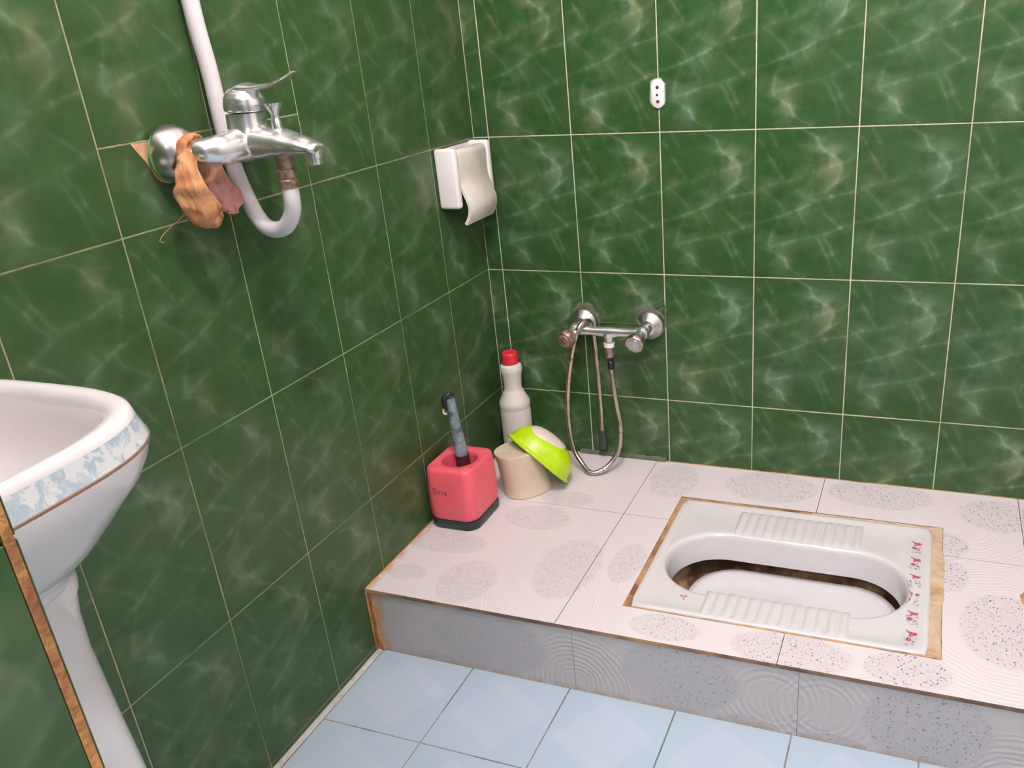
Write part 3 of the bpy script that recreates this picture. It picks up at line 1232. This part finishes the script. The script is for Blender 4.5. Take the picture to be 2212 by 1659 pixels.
bm = bmesh.new()
loft(bm, [(.053, -.889, MZ), (.066, -.8855, MZ), (.0770, -.868, MZ), (.0800, -.845, MZ + .001), (.0805, MY, MZ + .002), (.0800, -.785, MZ + .001), (.0770, -.762, MZ), (.066, -.7445, MZ), (.053, -.741, MZ)],
     [(.0165, .0165), (.0175, .0180), (.0190, .0205), (.0215, .0230), (.0240, .0255), (.0215, .0230), (.0190, .0205), (.0175, .0180), (.0165, .0165)], 28, 8)
loft(bm, [(.066, MY, MZ + .003), (.100, MY, MZ + .0030), (.135, MY, MZ + .0010), (.165, MY, MZ - .0030), (.188, MY, MZ - .0080), (.1960, MY, MZ - .0098)],
     [(.030, .0245), (.0300, .0235), (.0280, .0190), (.0240, .0135), (.0200, .0085), (.0170, .0060)], 28, 8)
fuse(obj('mixer_body', bm, CHROME, mix, angle=70), .0012, 50)
bm = bmesh.new()
lathe(bm, [(.0, -.004), (.0085, -.0035), (.0110, -.002), (.0110, .006), (.0125, .007), (.0125, .016), (.0, .016)], 24, Matrix.Translation((.1840, MY, MZ - .0270)))
obj('aerator', bm, CHROME, mix)
# cartridge tower and lever
CXT = .0835
bm = bmesh.new()
lathe(bm, [(.0300, .016), (.0275, .024), (.0265, .0415), (.0245, .0425), (.0, .043)], 44, Matrix.Translation((CXT, MY, MZ)))
obj('cartridge_tower', bm, CHROME, mix, angle=35)
bm = bmesh.new()
Mt = Matrix.Translation((CXT, MY, MZ)) @ Matrix.Rotation(math.radians(3), 4, 'Y')
lathe(bm, [(.0, .0435), (.0275, .0440), (.0290, .0455), (.0290, .0530), (.0275, .0610), (.0235, .0685), (.0175, .0735), (.0090, .0765), (.0, .0772)], 48, Mt)
loft(bm, [(CXT - .012, MY, MZ + .0690), (CXT + .008, MY, MZ + .0735), (CXT + .030, MY, MZ + .0735), (CXT + .055, MY, MZ + .0760), (CXT + .077, MY, MZ + .0820), (CXT + .094, MY, MZ + .0900)],
     [(.016, .003), (.0190, .0070), (.0150, .0042), (.0120, .0030), (.0110, .0022), (.0075, .0014)], 20, 8)
lv = fuse(obj('lever_handle', bm, CHROME, mix, angle=60), .0009, 6)
bm = bmesh.new()
lathe(bm, [(.0, .0012), (.003, .0010), (.0038, 0)], 14, frame((1, 0, 0), (CXT + .0292, MY, MZ + .0545)))
obj('red_dot', bm, RED_PLASTIC, lv)
# diverter
bm = bmesh.new()
lathe(bm, [(.0070, .0), (.0065, .018), (.0055, .020), (.0055, .026), (.0095, .034), (.0120, .0385), (.0120, .0405), (.0, .0408)], 28, Matrix.Translation((.1330, MY, MZ + .012)))
lathe(bm, [(.0085, .0), (.0085, .006), (.0065, .0065)], 28, Matrix.Translation((.1330, MY, MZ + .012)))
obj('diverter_knob', bm, CHROME, mix, angle=35)
bm = bmesh.new()
lathe(bm, [(.0, -.010), (.0125, -.0100), (.0125, -.034), (.0115, -.035), (.0, -.035)], 28, Matrix.Translation((.1335, MY, MZ)))
obj('hose_outlet', bm, BRASSY, mix)

# white shower hose
hose = thing('shower_hose', 'white rubber shower hose hanging in a U below the chrome mixer', 'hose', (.1335, MY, .97))
bm = bmesh.new()
loft(bm, [(.020, -.802, 1.72), (.018, -.803, 1.45), (.0170, -.799, 1.20), (.0180, -.794, 1.115), (.0190, -.793, 1.040), (.0230, -.7935, .985), (.0330, -.7930, .943), (.0500, -.7990, .914), (.0690, -.8060, .8985), (.0900, -.8080, .8940),
          (.1110, -.8100, .9010), (.1270, -.8120, .9200), (.1335, -.8150, .940), (.1335, -.8150, .960)], .0118, 24, 10)
obj('hose_tube', bm, HOSE_WHITE, hose)
bm = bmesh.new()
lathe(bm, [(.0125, .955), (.0135, .956), (.0135, .966), (.0120, .968), (.0138, .970), (.0138, .9795), (.0125, .981), (.0, .981)], 20, Matrix.Translation((.1335, MY, 0)))
obj('hose_connector', bm, BRASSY, hose, angle=30)

# ------------------------------------------------------------------ rag tied round the tap
rag = thing('rag', 'orange and faded pink rag tied round the neck of the chrome mixer', 'cloth', (.05, -.889, 1.016))


def wob(amp, sc, ridges=3, ph=0.0):
    def f(q, u, a):
        n = noise.noise_vector(q * sc) * amp
        k = math.sin(ridges * a + ph + u * 2.5) * amp * .55
        d = Vector((math.cos(a), math.sin(a), 0)) * k
        return n + d * (.3 + .7 * u)
    return f


bm = bmesh.new()
loft(bm, [(.046, -.9080, 1.008), (.046, -.9070, 1.020), (.044, -.8990, 1.0310), (.043, -.8860, 1.0360), (.041, -.8730, 1.0320), (.038, -.8650, 1.020), (.034, -.8600, 1.002)],
     [(.0050, .0080), (.0045, .0085), (.0045, .0090), (.0045, .0095), (.0045, .0085), (.0050, .0080), (.0060, .0080)], 20, 7, up=(1, 0, 0), wob=wob(.0022, 70, 3))
lo1 = obj('knot_loop', bm, RAG_ORANGE, rag, angle=80)
bm = bmesh.new()
loft(bm, [(.050, -.9030, 1.020), (.053, -.9100, 1.005), (.054, -.9170, .985), (.054, -.9160, .965), (.0550, -.9090, .948), (.055, -.9010, .934), (.056, -.8930, .9240), (.0565, -.8890, .9180)],
     [(.0070, .0070), (.0120, .0080), (.0180, .0080), (.0220, .0080), (.0235, .0085), (.0230, .0085), (.0165, .0070), (.006, .004)], 48, 14, up=(1, -1, 0), wob=wob(.0036, 50, 5, .6))
obj('hanging_end', bm, RAG_ORANGE, rag, angle=80)['label'] = 'orange-tan hanging end'
bm = bmesh.new()
loft(bm, [(.030, -.8520, 1.003), (.028, -.8470, .990), (.027, -.8430, .970)],
     [(.0130, .0060), (.0160, .0070), (.0200, .0080)], 34, 8, up=(1, -1, 0), wob=wob(.0030, 60, 4, 1.1), cap=False)
pk = obj('hanging_end', bm, RAG_PINK, rag, angle=80)
pk['label'] = 'pinkish hanging end behind the tap'
bm = bmesh.new()
loft(bm, [(.027, -.8430, .970), (.027, -.8390, .955), (.028, -.8380, .944), (.028, -.8410, .934), (.027, -.8450, .9280)],
     [(.0200, .0080), (.0250, .0100), (.0280, .0110), (.0240, .0100), (.010, .004)], 48, 14, up=(1, -1, 0), wob=wob(.0050, 75, 5, 1.1), cap=False)
obj('crumpled_tip', bm, RAG_RED, pk, angle=80)
bm = bmesh.new()
loft(bm, [(.0500, -.9230, .9470), (.035, -.9270, .935), (.012, -.9370, .918), (.0060, -.9440, .9080), (.006, -.9380, .9040)], .0006, 8, 8)
obj('loose_thread', bm, RAG_ORANGE, rag)

# broken tile beside the flange
bm = bmesh.new()
pts = [(-.946, 1.0355), (-.930, 1.0340), (-.905, 1.0345), (-.889, 1.040), (-.870, 1.030), (-.880, .985), (-.897, .9760), (-.9060, .9790), (-.9120, .9810), (-.9190, .9880), (-.9225, .9990), (-.9300, 1.0120), (-.9410, 1.0270)]
v1 = [bm.verts.new((.0002, y, z)) for y, z in pts]
v2 = [bm.verts.new((.0009, y * 1.0, z)) for y, z in pts]
bm.faces.new(v2)
for i in range(len(pts)):
    j = (i + 1) % len(pts)
    bm.faces.new((v1[i], v1[j], v2[j], v2[i]))
br = obj('broken_tile_patch', bm, PEACH, wl, smooth=False)

# ------------------------------------------------------------------ toilet paper holder in the corner
tp = thing('toilet_paper_holder', 'white plastic toilet paper holder with a curved flap, on the left wall by the corner', 'toilet paper holder', (0, -.108, .86))
for yc, zt, zb in ((-.180, .9225, .7985), (-.0285, .9215, .8000)):
    bm = bmesh.new()
    add_box(bm, (.0005, yc - .009, zb), (.050, yc + .010, zt), .0070, 4)
    obj('side_arm', bm, WHITE_PLASTIC, tp)
bm = bmesh.new()
add_box(bm, (.0005, -.172, .835), (.006, -.036, .918), .001, 1)
obj('back_plate', bm, WHITE_PLASTIC, tp)
bm = bmesh.new()
fp = catmull([(.022, .9110), (.036, .9130), (.0440, .9080), (.0450, .890), (.0440, .870), (.0450, .848), (.0520, .826), (.0590, .806), (.0600, .790), (.0550, .775), (.0470, .7620)], 6)
fp = [Vector((p[0], 0, p[1])) for p in [(q.x, q.y) for q in [Vector((a.x, a.y, 0)) for a in fp]]]
loops = []
for y in (-.1680, -.1672, -.0400, -.0392):
    inset = .0006 if y in (-.1680, -.0392) else 0
    outer, inner = [], []
    for i, p in enumerate(fp):
        tg = (fp[min(i + 1, len(fp) - 1)] - fp[max(i - 1, 0)]).normalized()
        nrm = Vector((-tg.z, 0, tg.x))
        outer.append(Vector((p.x, y, p.z)) + nrm * (.0034 - inset))
        inner.append(Vector((p.x, y, p.z)) - nrm * (.0034 - inset))
    loops.append(outer + list(reversed(inner)))
rings(bm, loops, True, True, True)
obj('cover_flap', bm, pmat('cream_white_plastic', (0.70, 0.655, 0.57), 0.35), tp, angle=50)

# ------------------------------------------------------------------ anchor plate on the back wall
pl = thing('wall_anchor_plate', 'small oval white plastic plate with three screw holes, high on the back wall', 'bracket', (.4370, 0, .998))
bm = bmesh.new()


def pill(hw, hh, d, n=10):
    out = []
    for s, a0 in ((1, 0), (-1, 180)):
        for k in range(n + 1):
            a = math.radians(a0 + 180 * k / n)
            out.append(Vector((.4370 + hw * math.cos(a), -d, .9985 + s * (hh - hw) + hw * math.sin(a))))
    return out


rings(bm, [pill(.0140, .0285, .0003), pill(.0140, .0285, .0035), pill(.0125, .0270, .0050)], cap1=True)
obj('plate', bm, WHITE_PLASTIC, pl, angle=60)
bm = bmesh.new()
lp0 = [p + Vector((math.sin(i * 2.1) * .0012 - .0005, 0, math.cos(i * 1.7) * .0012 + .001)) for i, p in enumerate(pill(.0165, .0300, .0003))]
lp1 = [p + Vector((0, -.0012, 0)) for p in lp0]
rings(bm, [lp0, lp1], cap1=True)
obj('glue_rim', bm, pmat('grey_glue', (0.36, 0.36, 0.32), .5, var=.2, scale=150), pl)
for zz, xx, rr in ((1.0110, .4370, .0036), (.9965, .4360, .0026), (.9835, .4372, .0036)):
    bm = bmesh.new()
    lathe(bm, [(rr, .0), (rr, .0007), (rr * .5, .0010), (0, .0010)], 14, frame((0, -1, 0), (xx, -.0048, zz)))
    obj('screw', bm, DARK_HOLE, pl)

# ------------------------------------------------------------------ bidet mixer on the back wall
BZ = .500
bi = thing('wall_mixer', 'old two-handled nickel mixer tap low on the back wall', 'tap', (.32, 0, BZ))
YP = lambda x, z=BZ, y=0.0: frame((0, -1, 0), (x, y, z))
for k, x in enumerate((.2400, .4020)):
    bm = bmesh.new()
    lathe(bm, [(.0340, .0006), (.0348, .002), (.0342, .0045), (.0320, .013), (.0175, .0300), (.0135, .0315), (.0, .0317)], 44, YP(x))
    obj('wall_flange', bm, SATIN, bi, angle=25)
    bm = bmesh.new()
    lathe(bm, [(.0110, .028), (.0110, .040), (.0140, .041), (.0140, .048), (.0120, .049), (.0120, .054)], 24, YP(x))
    obj('coupling_nut', bm, OLD_CHROME, bi)
bm = bmesh.new()
loft(bm, [(.236, -.062, BZ), (.250, -.062, BZ), (.28, -.062, BZ - .001), (.321, -.062, BZ - .002), (.36, -.062, BZ - .001), (.392, -.062, BZ), (.406, -.062, BZ)],
     [(.0130, .0130), (.0125, .0125), (.0105, .0105), (.0110, .0125), (.0105, .0105), (.0125, .0125), (.0130, .0130)], 24, 7)
loft(bm, [(.321, -.062, BZ - .004), (.321, -.063, BZ - .024)], [(.0150, .0150), (.0100, .0100)], 20, 4, up=(1, 0, 0))
for x in (.2400, .4020):
    lathe(bm, [(.0135, .050), (.0150, .054), (.0150, .070), (.0125, .074), (.0105, .076), (.0105, .094), (.0, .094)], 28, YP(x))
obj('mixer_body', bm, CHROME, bi, angle=45)
for k, x in enumerate((.2400, .4020)):
    d = frame((-.30 if k == 0 else -.14, -1, -.28), (x + .0, -.092, BZ - .003))
    bm = bmesh.new()
    prof = [(.0115, .0), (.0160, .003), (.0200, .010), (.0220, .016), (.0220, .022), (.0200, .026)]
    seg = 32
    loops = []
    for r, z in prof:
        loops.append([d @ Vector((r * (1 + .045 * math.cos(8 * a)) * math.cos(a), r * (1 + .045 * math.cos(8 * a)) * math.sin(a), z)) for a in [2 * PI * i / seg for i in range(seg)]])
    rings(bm, loops, True, True, True)
    h = obj('handle', bm, BRASSY if k == 0 else OLD_CHROME, bi, angle=50)
    bm = bmesh.new()
    lathe(bm, [(.0155, .0262), (.0150, .030), (.0100, .0325), (.0, .033)], 28, d)
    cp = obj('handle_cap', bm, ACRYLIC if k else BRASSY, h)
    if k:
        cp['label'] = 'clear domed cap'
        bm = bmesh.new()
        lathe(bm, [(.0, .0266), (.0120, .0265)], 20, d)
        obj('cap_backing', bm, CHROME, h)
        bm = bmesh.new()
        add_box(bm, (-.017, -.004, .0262), (-.0125, .004, .030), .001, 1, mat=d)
        obj('red_mark', bm, RED_PLASTIC, h)
bm = bmesh.new()
lathe(bm, [(.0, 0), (.0125, .0), (.0125, .0095), (.0, .0095)], 22, Matrix.Translation((.321, -.063, BZ - .0365)))
obj('plastic_nut', bm, WHITE_PLASTIC, bi)
bm = bmesh.new()
lathe(bm, [(.0, 0), (.0080, 0), (.0100, .006), (.0110, .018), (.0110, .0275), (.0, .0275)], 22, Matrix.Translation((.321, -.063, BZ - .0645)))
obj('hose_outlet', bm, BRASSY, bi)
# lumpy filler behind both flanges
bm = bmesh.new()
for x in (.240, .402):
    lp0, lp1 = [], []
    rnd = random.Random(int(x * 1000))
    for i in range(30):
        a = 2 * PI * i / 30
        r = .0345 + rnd.random() * .0045 + (.008 if (x < .3 and 1.0 < a < 2.0) else 0)
        lp0.append(Vector((x + r * math.cos(a), -.0001, BZ + .003 + r * math.sin(a))))
        lp1.append(Vector((x + (r - .004) * math.cos(a), -.0022, BZ + .003 + (r - .004) * math.sin(a))))
    rings(bm, [lp0, lp1], cap1=True)
obj('filler_patch', bm, GREY_MORTAR, wb)
bm = bmesh.new()
bead(bm, [(.436, -.001, .547), (.4385, -.001, .538), (.4385, -.001, .525), (.438, -.001, .5130)], .003, 4, .5)
bead(bm, [(.4130, -.001, .540), (.425, -.001, .5455), (.4370, -.001, .5520)], .0012, 5, .4)
bead(bm, [(.270, -.001, .4995), (.31, -.001, .4995), (.365, -.001, .4990)], .0010, 6, .4)
obj('filler_bead', bm, GREY_MORTAR, wb)

# bidet hose: one continuous hose draped over the left valve
bh = thing('bidet_hose', 'thin metal bidet hose looped down to the platform from the old mixer', 'hose', (.321, -.063, .44))
hp = [(.321, -.063, .4480), (.3215, -.064, .430), (.3230, -.0650, .410), (.3310, -.0660, .330), (.3390, -.0670, .262), (.3330, -.0700, .208), (.3150, -.0900, .1740), (.2930, -.1080, .1600), (.2700, -.1130, .1588), (.2450, -.0980, .1740),
      (.2230, -.0880, .2050), (.2130, -.0820, .2700), (.2180, -.0800, .3600), (.2350, -.0860, .4400), (.2480, -.0860, .4860), (.2570, -.0780, .5120), (.2650, -.0600, .5200), (.2700, -.0400, .5100), (.2730, -.0310, .4750), (.2740, -.0250, .4000), (.2745, -.0210, .3000), (.2730, -.0180, .2250)]
bm = bmesh.new()
loft(bm, hp, .0058, 14, 9)
obj('hose_tube', bm, OLD_CHROME, bh)
bm = bmesh.new()
lathe(bm, [(.0, .0), (.0070, .0), (.0080, .004), (.0078, .016), (.0060, .018)], 18, frame((.02, 0, 1), (.3228, -.0650, .4100)))
lathe(bm, [(.0068, .0), (.0074, .004), (.0074, .016), (.0, .017)], 18, frame((.01, 0, 1), (.3222, -.0645, .4300)))
obj('hose_connector', bm, BLACK_PLASTIC, bh)
bm = bmesh.new()
pth = catmull(hp, 9)
for idx in (58, 61):
    a, b = pth[idx], pth[idx + 1]
    lathe(bm, [(.0060, -.001), (.0068, 0), (.0068, .0035), (.0060, .0045)], 16, frame(b - a, a))
obj('hose_ferrule', bm, CHROME, bh)
bm = bmesh.new()
lathe(bm, [(.0, .0), (.0105, .0), (.0115, .006), (.0105, .022), (.0080, .032), (.0080, .052), (.0058, .054)], 20, frame((.02, -.06, 1), (.2725, -.0140, .1760)))
obj('spray_nozzle', bm, pmat('dark_green_grey_plastic', (0.035, 0.05, 0.04), .4), bh)

# ------------------------------------------------------------------ toilet brush set
bset = thing('toilet_brush_holder', 'coral pink toilet brush holder with dark green base, against the left wall', 'toilet brush holder', (.067, -.348, PZ))
bcx, bcy = .0640, -.3540
bm = bmesh.new()
base_l = [(.0545, .0655, .0, .026), (.0575, .0690, .004, .028), (.0585, .0700, .016, .028), (.0575, .0685, .022, .028), (.052, .062, .0225, .026)]
rings(bm, [rrect(bcx, bcy, a, b, r, PZ + z) for a, b, z, r in base_l], cap0=True, cap1=True)
obj('holder_base', bm, DARK_GREEN_PLASTIC, bset)
bm = bmesh.new()
body_l = [(.0555, .0665, .0226, .027), (.0575, .0685, .026, .027), (.0580, .0690, .050, .025), (.0570, .0675, .095, .023), (.0550, .0645, .1340, .021), (.0535, .0625, .1395, .020), (.0510, .0595, .1420, .018)]
Lp = [rrect(bcx, bcy, a, b, r, PZ + z) for a, b, z, r in body_l]
n4 = len(Lp[0])


def circ_like(loop, r, z):
    out = []
    for p in loop:
        a = math.atan2(p.y - bcy, p.x - bcx)
        out.append(Vector((bcx + r * math.cos(a), bcy + r * math.sin(a), z)))
    return out


Lp += [circ_like(Lp[0], .0415, PZ + .1412), circ_like(Lp[0], .0395, PZ + .1395), circ_like(Lp[0], .0385, PZ + .132), circ_like(Lp[0], .0385, PZ + .060), circ_like(Lp[0], .036, PZ + .030)]
rings(bm, Lp, cap0=True, cap1=True)
bb = obj('holder_body', bm, PINK_PLASTIC, bset, angle=45)
# lettering on the front
cu = bpy.data.curves.new('lettering', 'FONT')
cu.body = 'Sina'
cu.size = .022
cu.extrude = .0002
cu.align_x = 'CENTER'
to = bpy.data.objects.new('tmp_text', cu)
C.objects.link(to)
dg = bpy.context.evaluated_depsgraph_get()
tm = bpy.data.meshes.new_from_object(to.evaluated_get(dg))
bpy.data.objects.remove(to)
tmat = Matrix.Translation((.045, bcy - .0678, PZ + .0840)) @ Matrix.Rotation(math.radians(91.5), 4, 'X')
tm.transform(tmat)
tm.name = 'lettering'
tm.materials.clear()
link('lettering', tm, INK, bb)

tb = thing('toilet_brush', 'worn grey-blue toilet brush handle with a black hooked tip, standing in the pink holder', 'toilet brush', (.066, -.350, PZ + .04))
bm = bmesh.new()
loft(bm, [(.0680, -.346, PZ + .10), (.0672, -.349, PZ + .16), (.0650, -.353, PZ + .22), (.0625, -.356, PZ + .283)], [(.0150, .0150), (.0140, .0140), (.0120, .0120), (.0095, .0095)], 20, 8)
bh2 = obj('brush_handle', bm, GREY_BLUE, tb)
bm = bmesh.new()
loft(bm, [(.0680, -.346, PZ + .098), (.0676, -.3475, PZ + .150)], .0156, 18, 4)
obj('handle_collar', bm, pmat('dark_red_grime', (0.10, 0.018, 0.022), .5), tb)
bm = bmesh.new()
loft(bm, [(.0560, -.365, PZ + .262), (.0530, -.366, PZ + .275), (.0540, -.365, PZ + .288), (.0620, -.357, PZ + .2945), (.0700, -.350, PZ + .291)], [(.0035, .0035), (.0050, .0050), (.0060, .0060), (.0060, .0050), (.0035, .0035)], 14, 7)
obj('hook_tip', bm, BLACK_PLASTIC, tb)
bm = bmesh.new()
loft(bm, [(.0555, -.364, PZ + .252), (.0500, -.366, PZ + .252), (.0478, -.366, PZ + .259), (.0515, -.366, PZ + .2625)], .0022, 10, 6)
obj('hanging_clip', bm, CREAM_PLASTIC, tb)
bm = bmesh.new()
rnd = random.Random(8)
for k in range(160):
    a, z = rnd.random() * 2 * PI, PZ + .034 + rnd.random() * .055
    c0 = Vector((.068, -.346, z))
    dv = Vector((math.cos(a), math.sin(a), rnd.uniform(-.1, .2)))
    s = dv.cross(Vector((0, 0, 1))).normalized() * .0008
    q = [c0 - s, c0 + s, c0 + dv * .033 + s, c0 + dv * .033 - s]
    bm.faces.new([bm.verts.new(p) for p in q])
loft(bm, [(.068, -.346, PZ + .034), (.068, -.346, PZ + .10)], .006, 10, 3)
obj('bristles', bm, WHITE_PLASTIC, tb, smooth=False)

# ------------------------------------------------------------------ bottle
bt = thing('cleaner_bottle', 'white plastic cleaner bottle with a red cap in the wall corner', 'bottle', (.0690, -.0720, PZ))
bm = bmesh.new()
pr = [(.0, .0), (.032, .0), (.0365, .003), (.0375, .008), (.0375, .140), (.0368, .1445), (.0368, .1475), (.0378, .151), (.0378, .1600), (.0372, .163), (.0225, .1920), (.0212, .1955), (.0212, .205), (.0235, .2300), (.0262, .2390), (.0270, .2460), (.0250, .2545), (.0185, .2580), (.0165, .2600), (.0165, .268)]
lathe(bm, pr, 44, Matrix.Translation((.0690, -.0720, PZ)))
obj('bottle_body', bm, BOTTLE_PLASTIC, bt, angle=24)
bm = bmesh.new()
loops = []
for r, z in ((.0185, .2600), (.0192, .2608), (.0192, .2800), (.0180, .2865), (.0165, .2880), (.0130, .2868)):
    loops.append([Vector((.0690 + (r + (.0004 if i % 2 else 0)) * math.cos(2 * PI * i / 48), -.0720 + (r + (.0004 if i % 2 else 0)) * math.sin(2 * PI * i / 48), PZ + z)) for i in range(48)])
rings(bm, loops, True, True, True)
obj('bottle_cap', bm, RED_PLASTIC, bt, angle=40)

# ------------------------------------------------------------------ small bin and its lid
bcx2, bcy2 = .1400, -.2230
Rb = Matrix.Rotation(math.radians(55), 4, 'Z')


def oval(a, b, z, n=48, ex=2.3):
    out = []
    for p in sell(0, 0, a, b, ex, 0, n):
        q = Rb @ p
        k = 1 - z / .111
        out.append(Vector((bcx2 + q.x + .012 * k, bcy2 + q.y + .014 * k, PZ + z)))
    return out


bm = bmesh.new()
rings(bm, [oval(.0570, .0430, .0), oval(.0595, .0455, .0015), oval(.0595, .0455, .004), oval(.0580, .0440, .006), oval(.0570, .0435, .030), oval(.0545, .0430, .080), oval(.0555, .0440, .105),
           oval(.0555, .0440, .1085), oval(.0545, .0430, .1105), oval(.0525, .0410, .1110), oval(.0510, .0400, .1095), oval(.020, .016, .1090)], cap0=True, cap1=True)
tag(obj('bin', bm, CREAM_PLASTIC, angle=40), 'cream plastic oval tub between the pink brush holder and the lime lid', 'tub')

Xl = Vector((-.73, -.11, .67)).normalized()
Zl = Vector((.500, .57, .640))
Zl = (Zl - Xl * Zl.dot(Xl)).normalized()
Yl = Zl.cross(Xl)
LM = Matrix((Xl, Yl, Zl)).transposed().to_4x4()
LM.translation = Vector((.1720, -.1900, .2215))
bm = bmesh.new()
A_, B_ = .0870, .0640


def dome(k_a, z, off=0.0):
    return [LM @ Vector((A_ * k_a * math.cos(t) + off * math.cos(t), B_ * k_a * math.sin(t) + off * math.sin(t), z)) for t in [2 * PI * i / 64 for i in range(64)]]


prof = [(1.03, .000), (1.04, .0015), (1.03, .004), (.965, .0065), (.955, .010)]
prof += [(.95 * math.cos(a) ** .8, .010 + .056 * math.sin(a)) for a in [math.radians(10 * k) for k in range(1, 9)]]
prof += [(.06, .0662)]
outer = [dome(k, z) for k, z in prof]
inner = [dome(max(k - .03, .02), z - .002) for k, z in reversed(prof)]
rings(bm, outer + inner + [outer[0]])
lid = obj('swing_top', bm, LIME_PLASTIC, angle=60)
tag(lid, 'lime green domed lid with a pale flap, leaning on the cream tub', 'lid')
bm = bmesh.new()
loops = []
for k in range(9):
    rr = k / 8
    lp = []
    for i in range(40):
        t = 2 * PI * i / 40
        x = .0120 + .0460 * rr * math.cos(t)
        y = .0200 + .0290 * rr * math.sin(t)
        e = min(.985, math.sqrt((x / (A_ * .95)) ** 2 + (y / (B_ * .95)) ** 2))
        a = math.acos(min(1, e ** (1 / .8)))
        z = .010 + .056 * math.sin(a) + .0022 + .0010 * math.cos(rr * PI / 2)
        lp.append(LM @ Vector((x, y, z)))
    loops.append(lp)
loops = list(reversed(loops))
base = [p - Zl * .003 for p in loops[0]]
rings(bm, [base] + loops[:-1], cap1=True)
fpl = obj('swing_flap', bm, FLAP_PLASTIC, lid, angle=60)

# ------------------------------------------------------------------ ceiling lamp
lm = thing('ceiling_lamp', 'glowing round bulb hanging under the ceiling', 'lamp', (LAMP[0], LAMP[1], CEIL))
bm = bmesh.new()
lathe(bm, [(.0, .0), (.045, .0), (.045, -.012), (.020, -.022), (.020, -.120), (.0, -.120)], 28, Matrix.Translation((LAMP[0], LAMP[1], CEIL)))
obj('lamp_holder', bm, WHITE_PLASTIC, lm)
m, t, b = new_mat('glowing_bulb')
b.inputs['Emission Color'].default_value = (1.0, 0.90, 0.905, 1)
b.inputs['Emission Strength'].default_value = LAMP_STRENGTH
bm = bmesh.new()
bmesh.ops.create_uvsphere(bm, u_segments=32, v_segments=16, radius=.055, matrix=Matrix.Translation(LAMP))
obj('bulb', bm, m, lm)
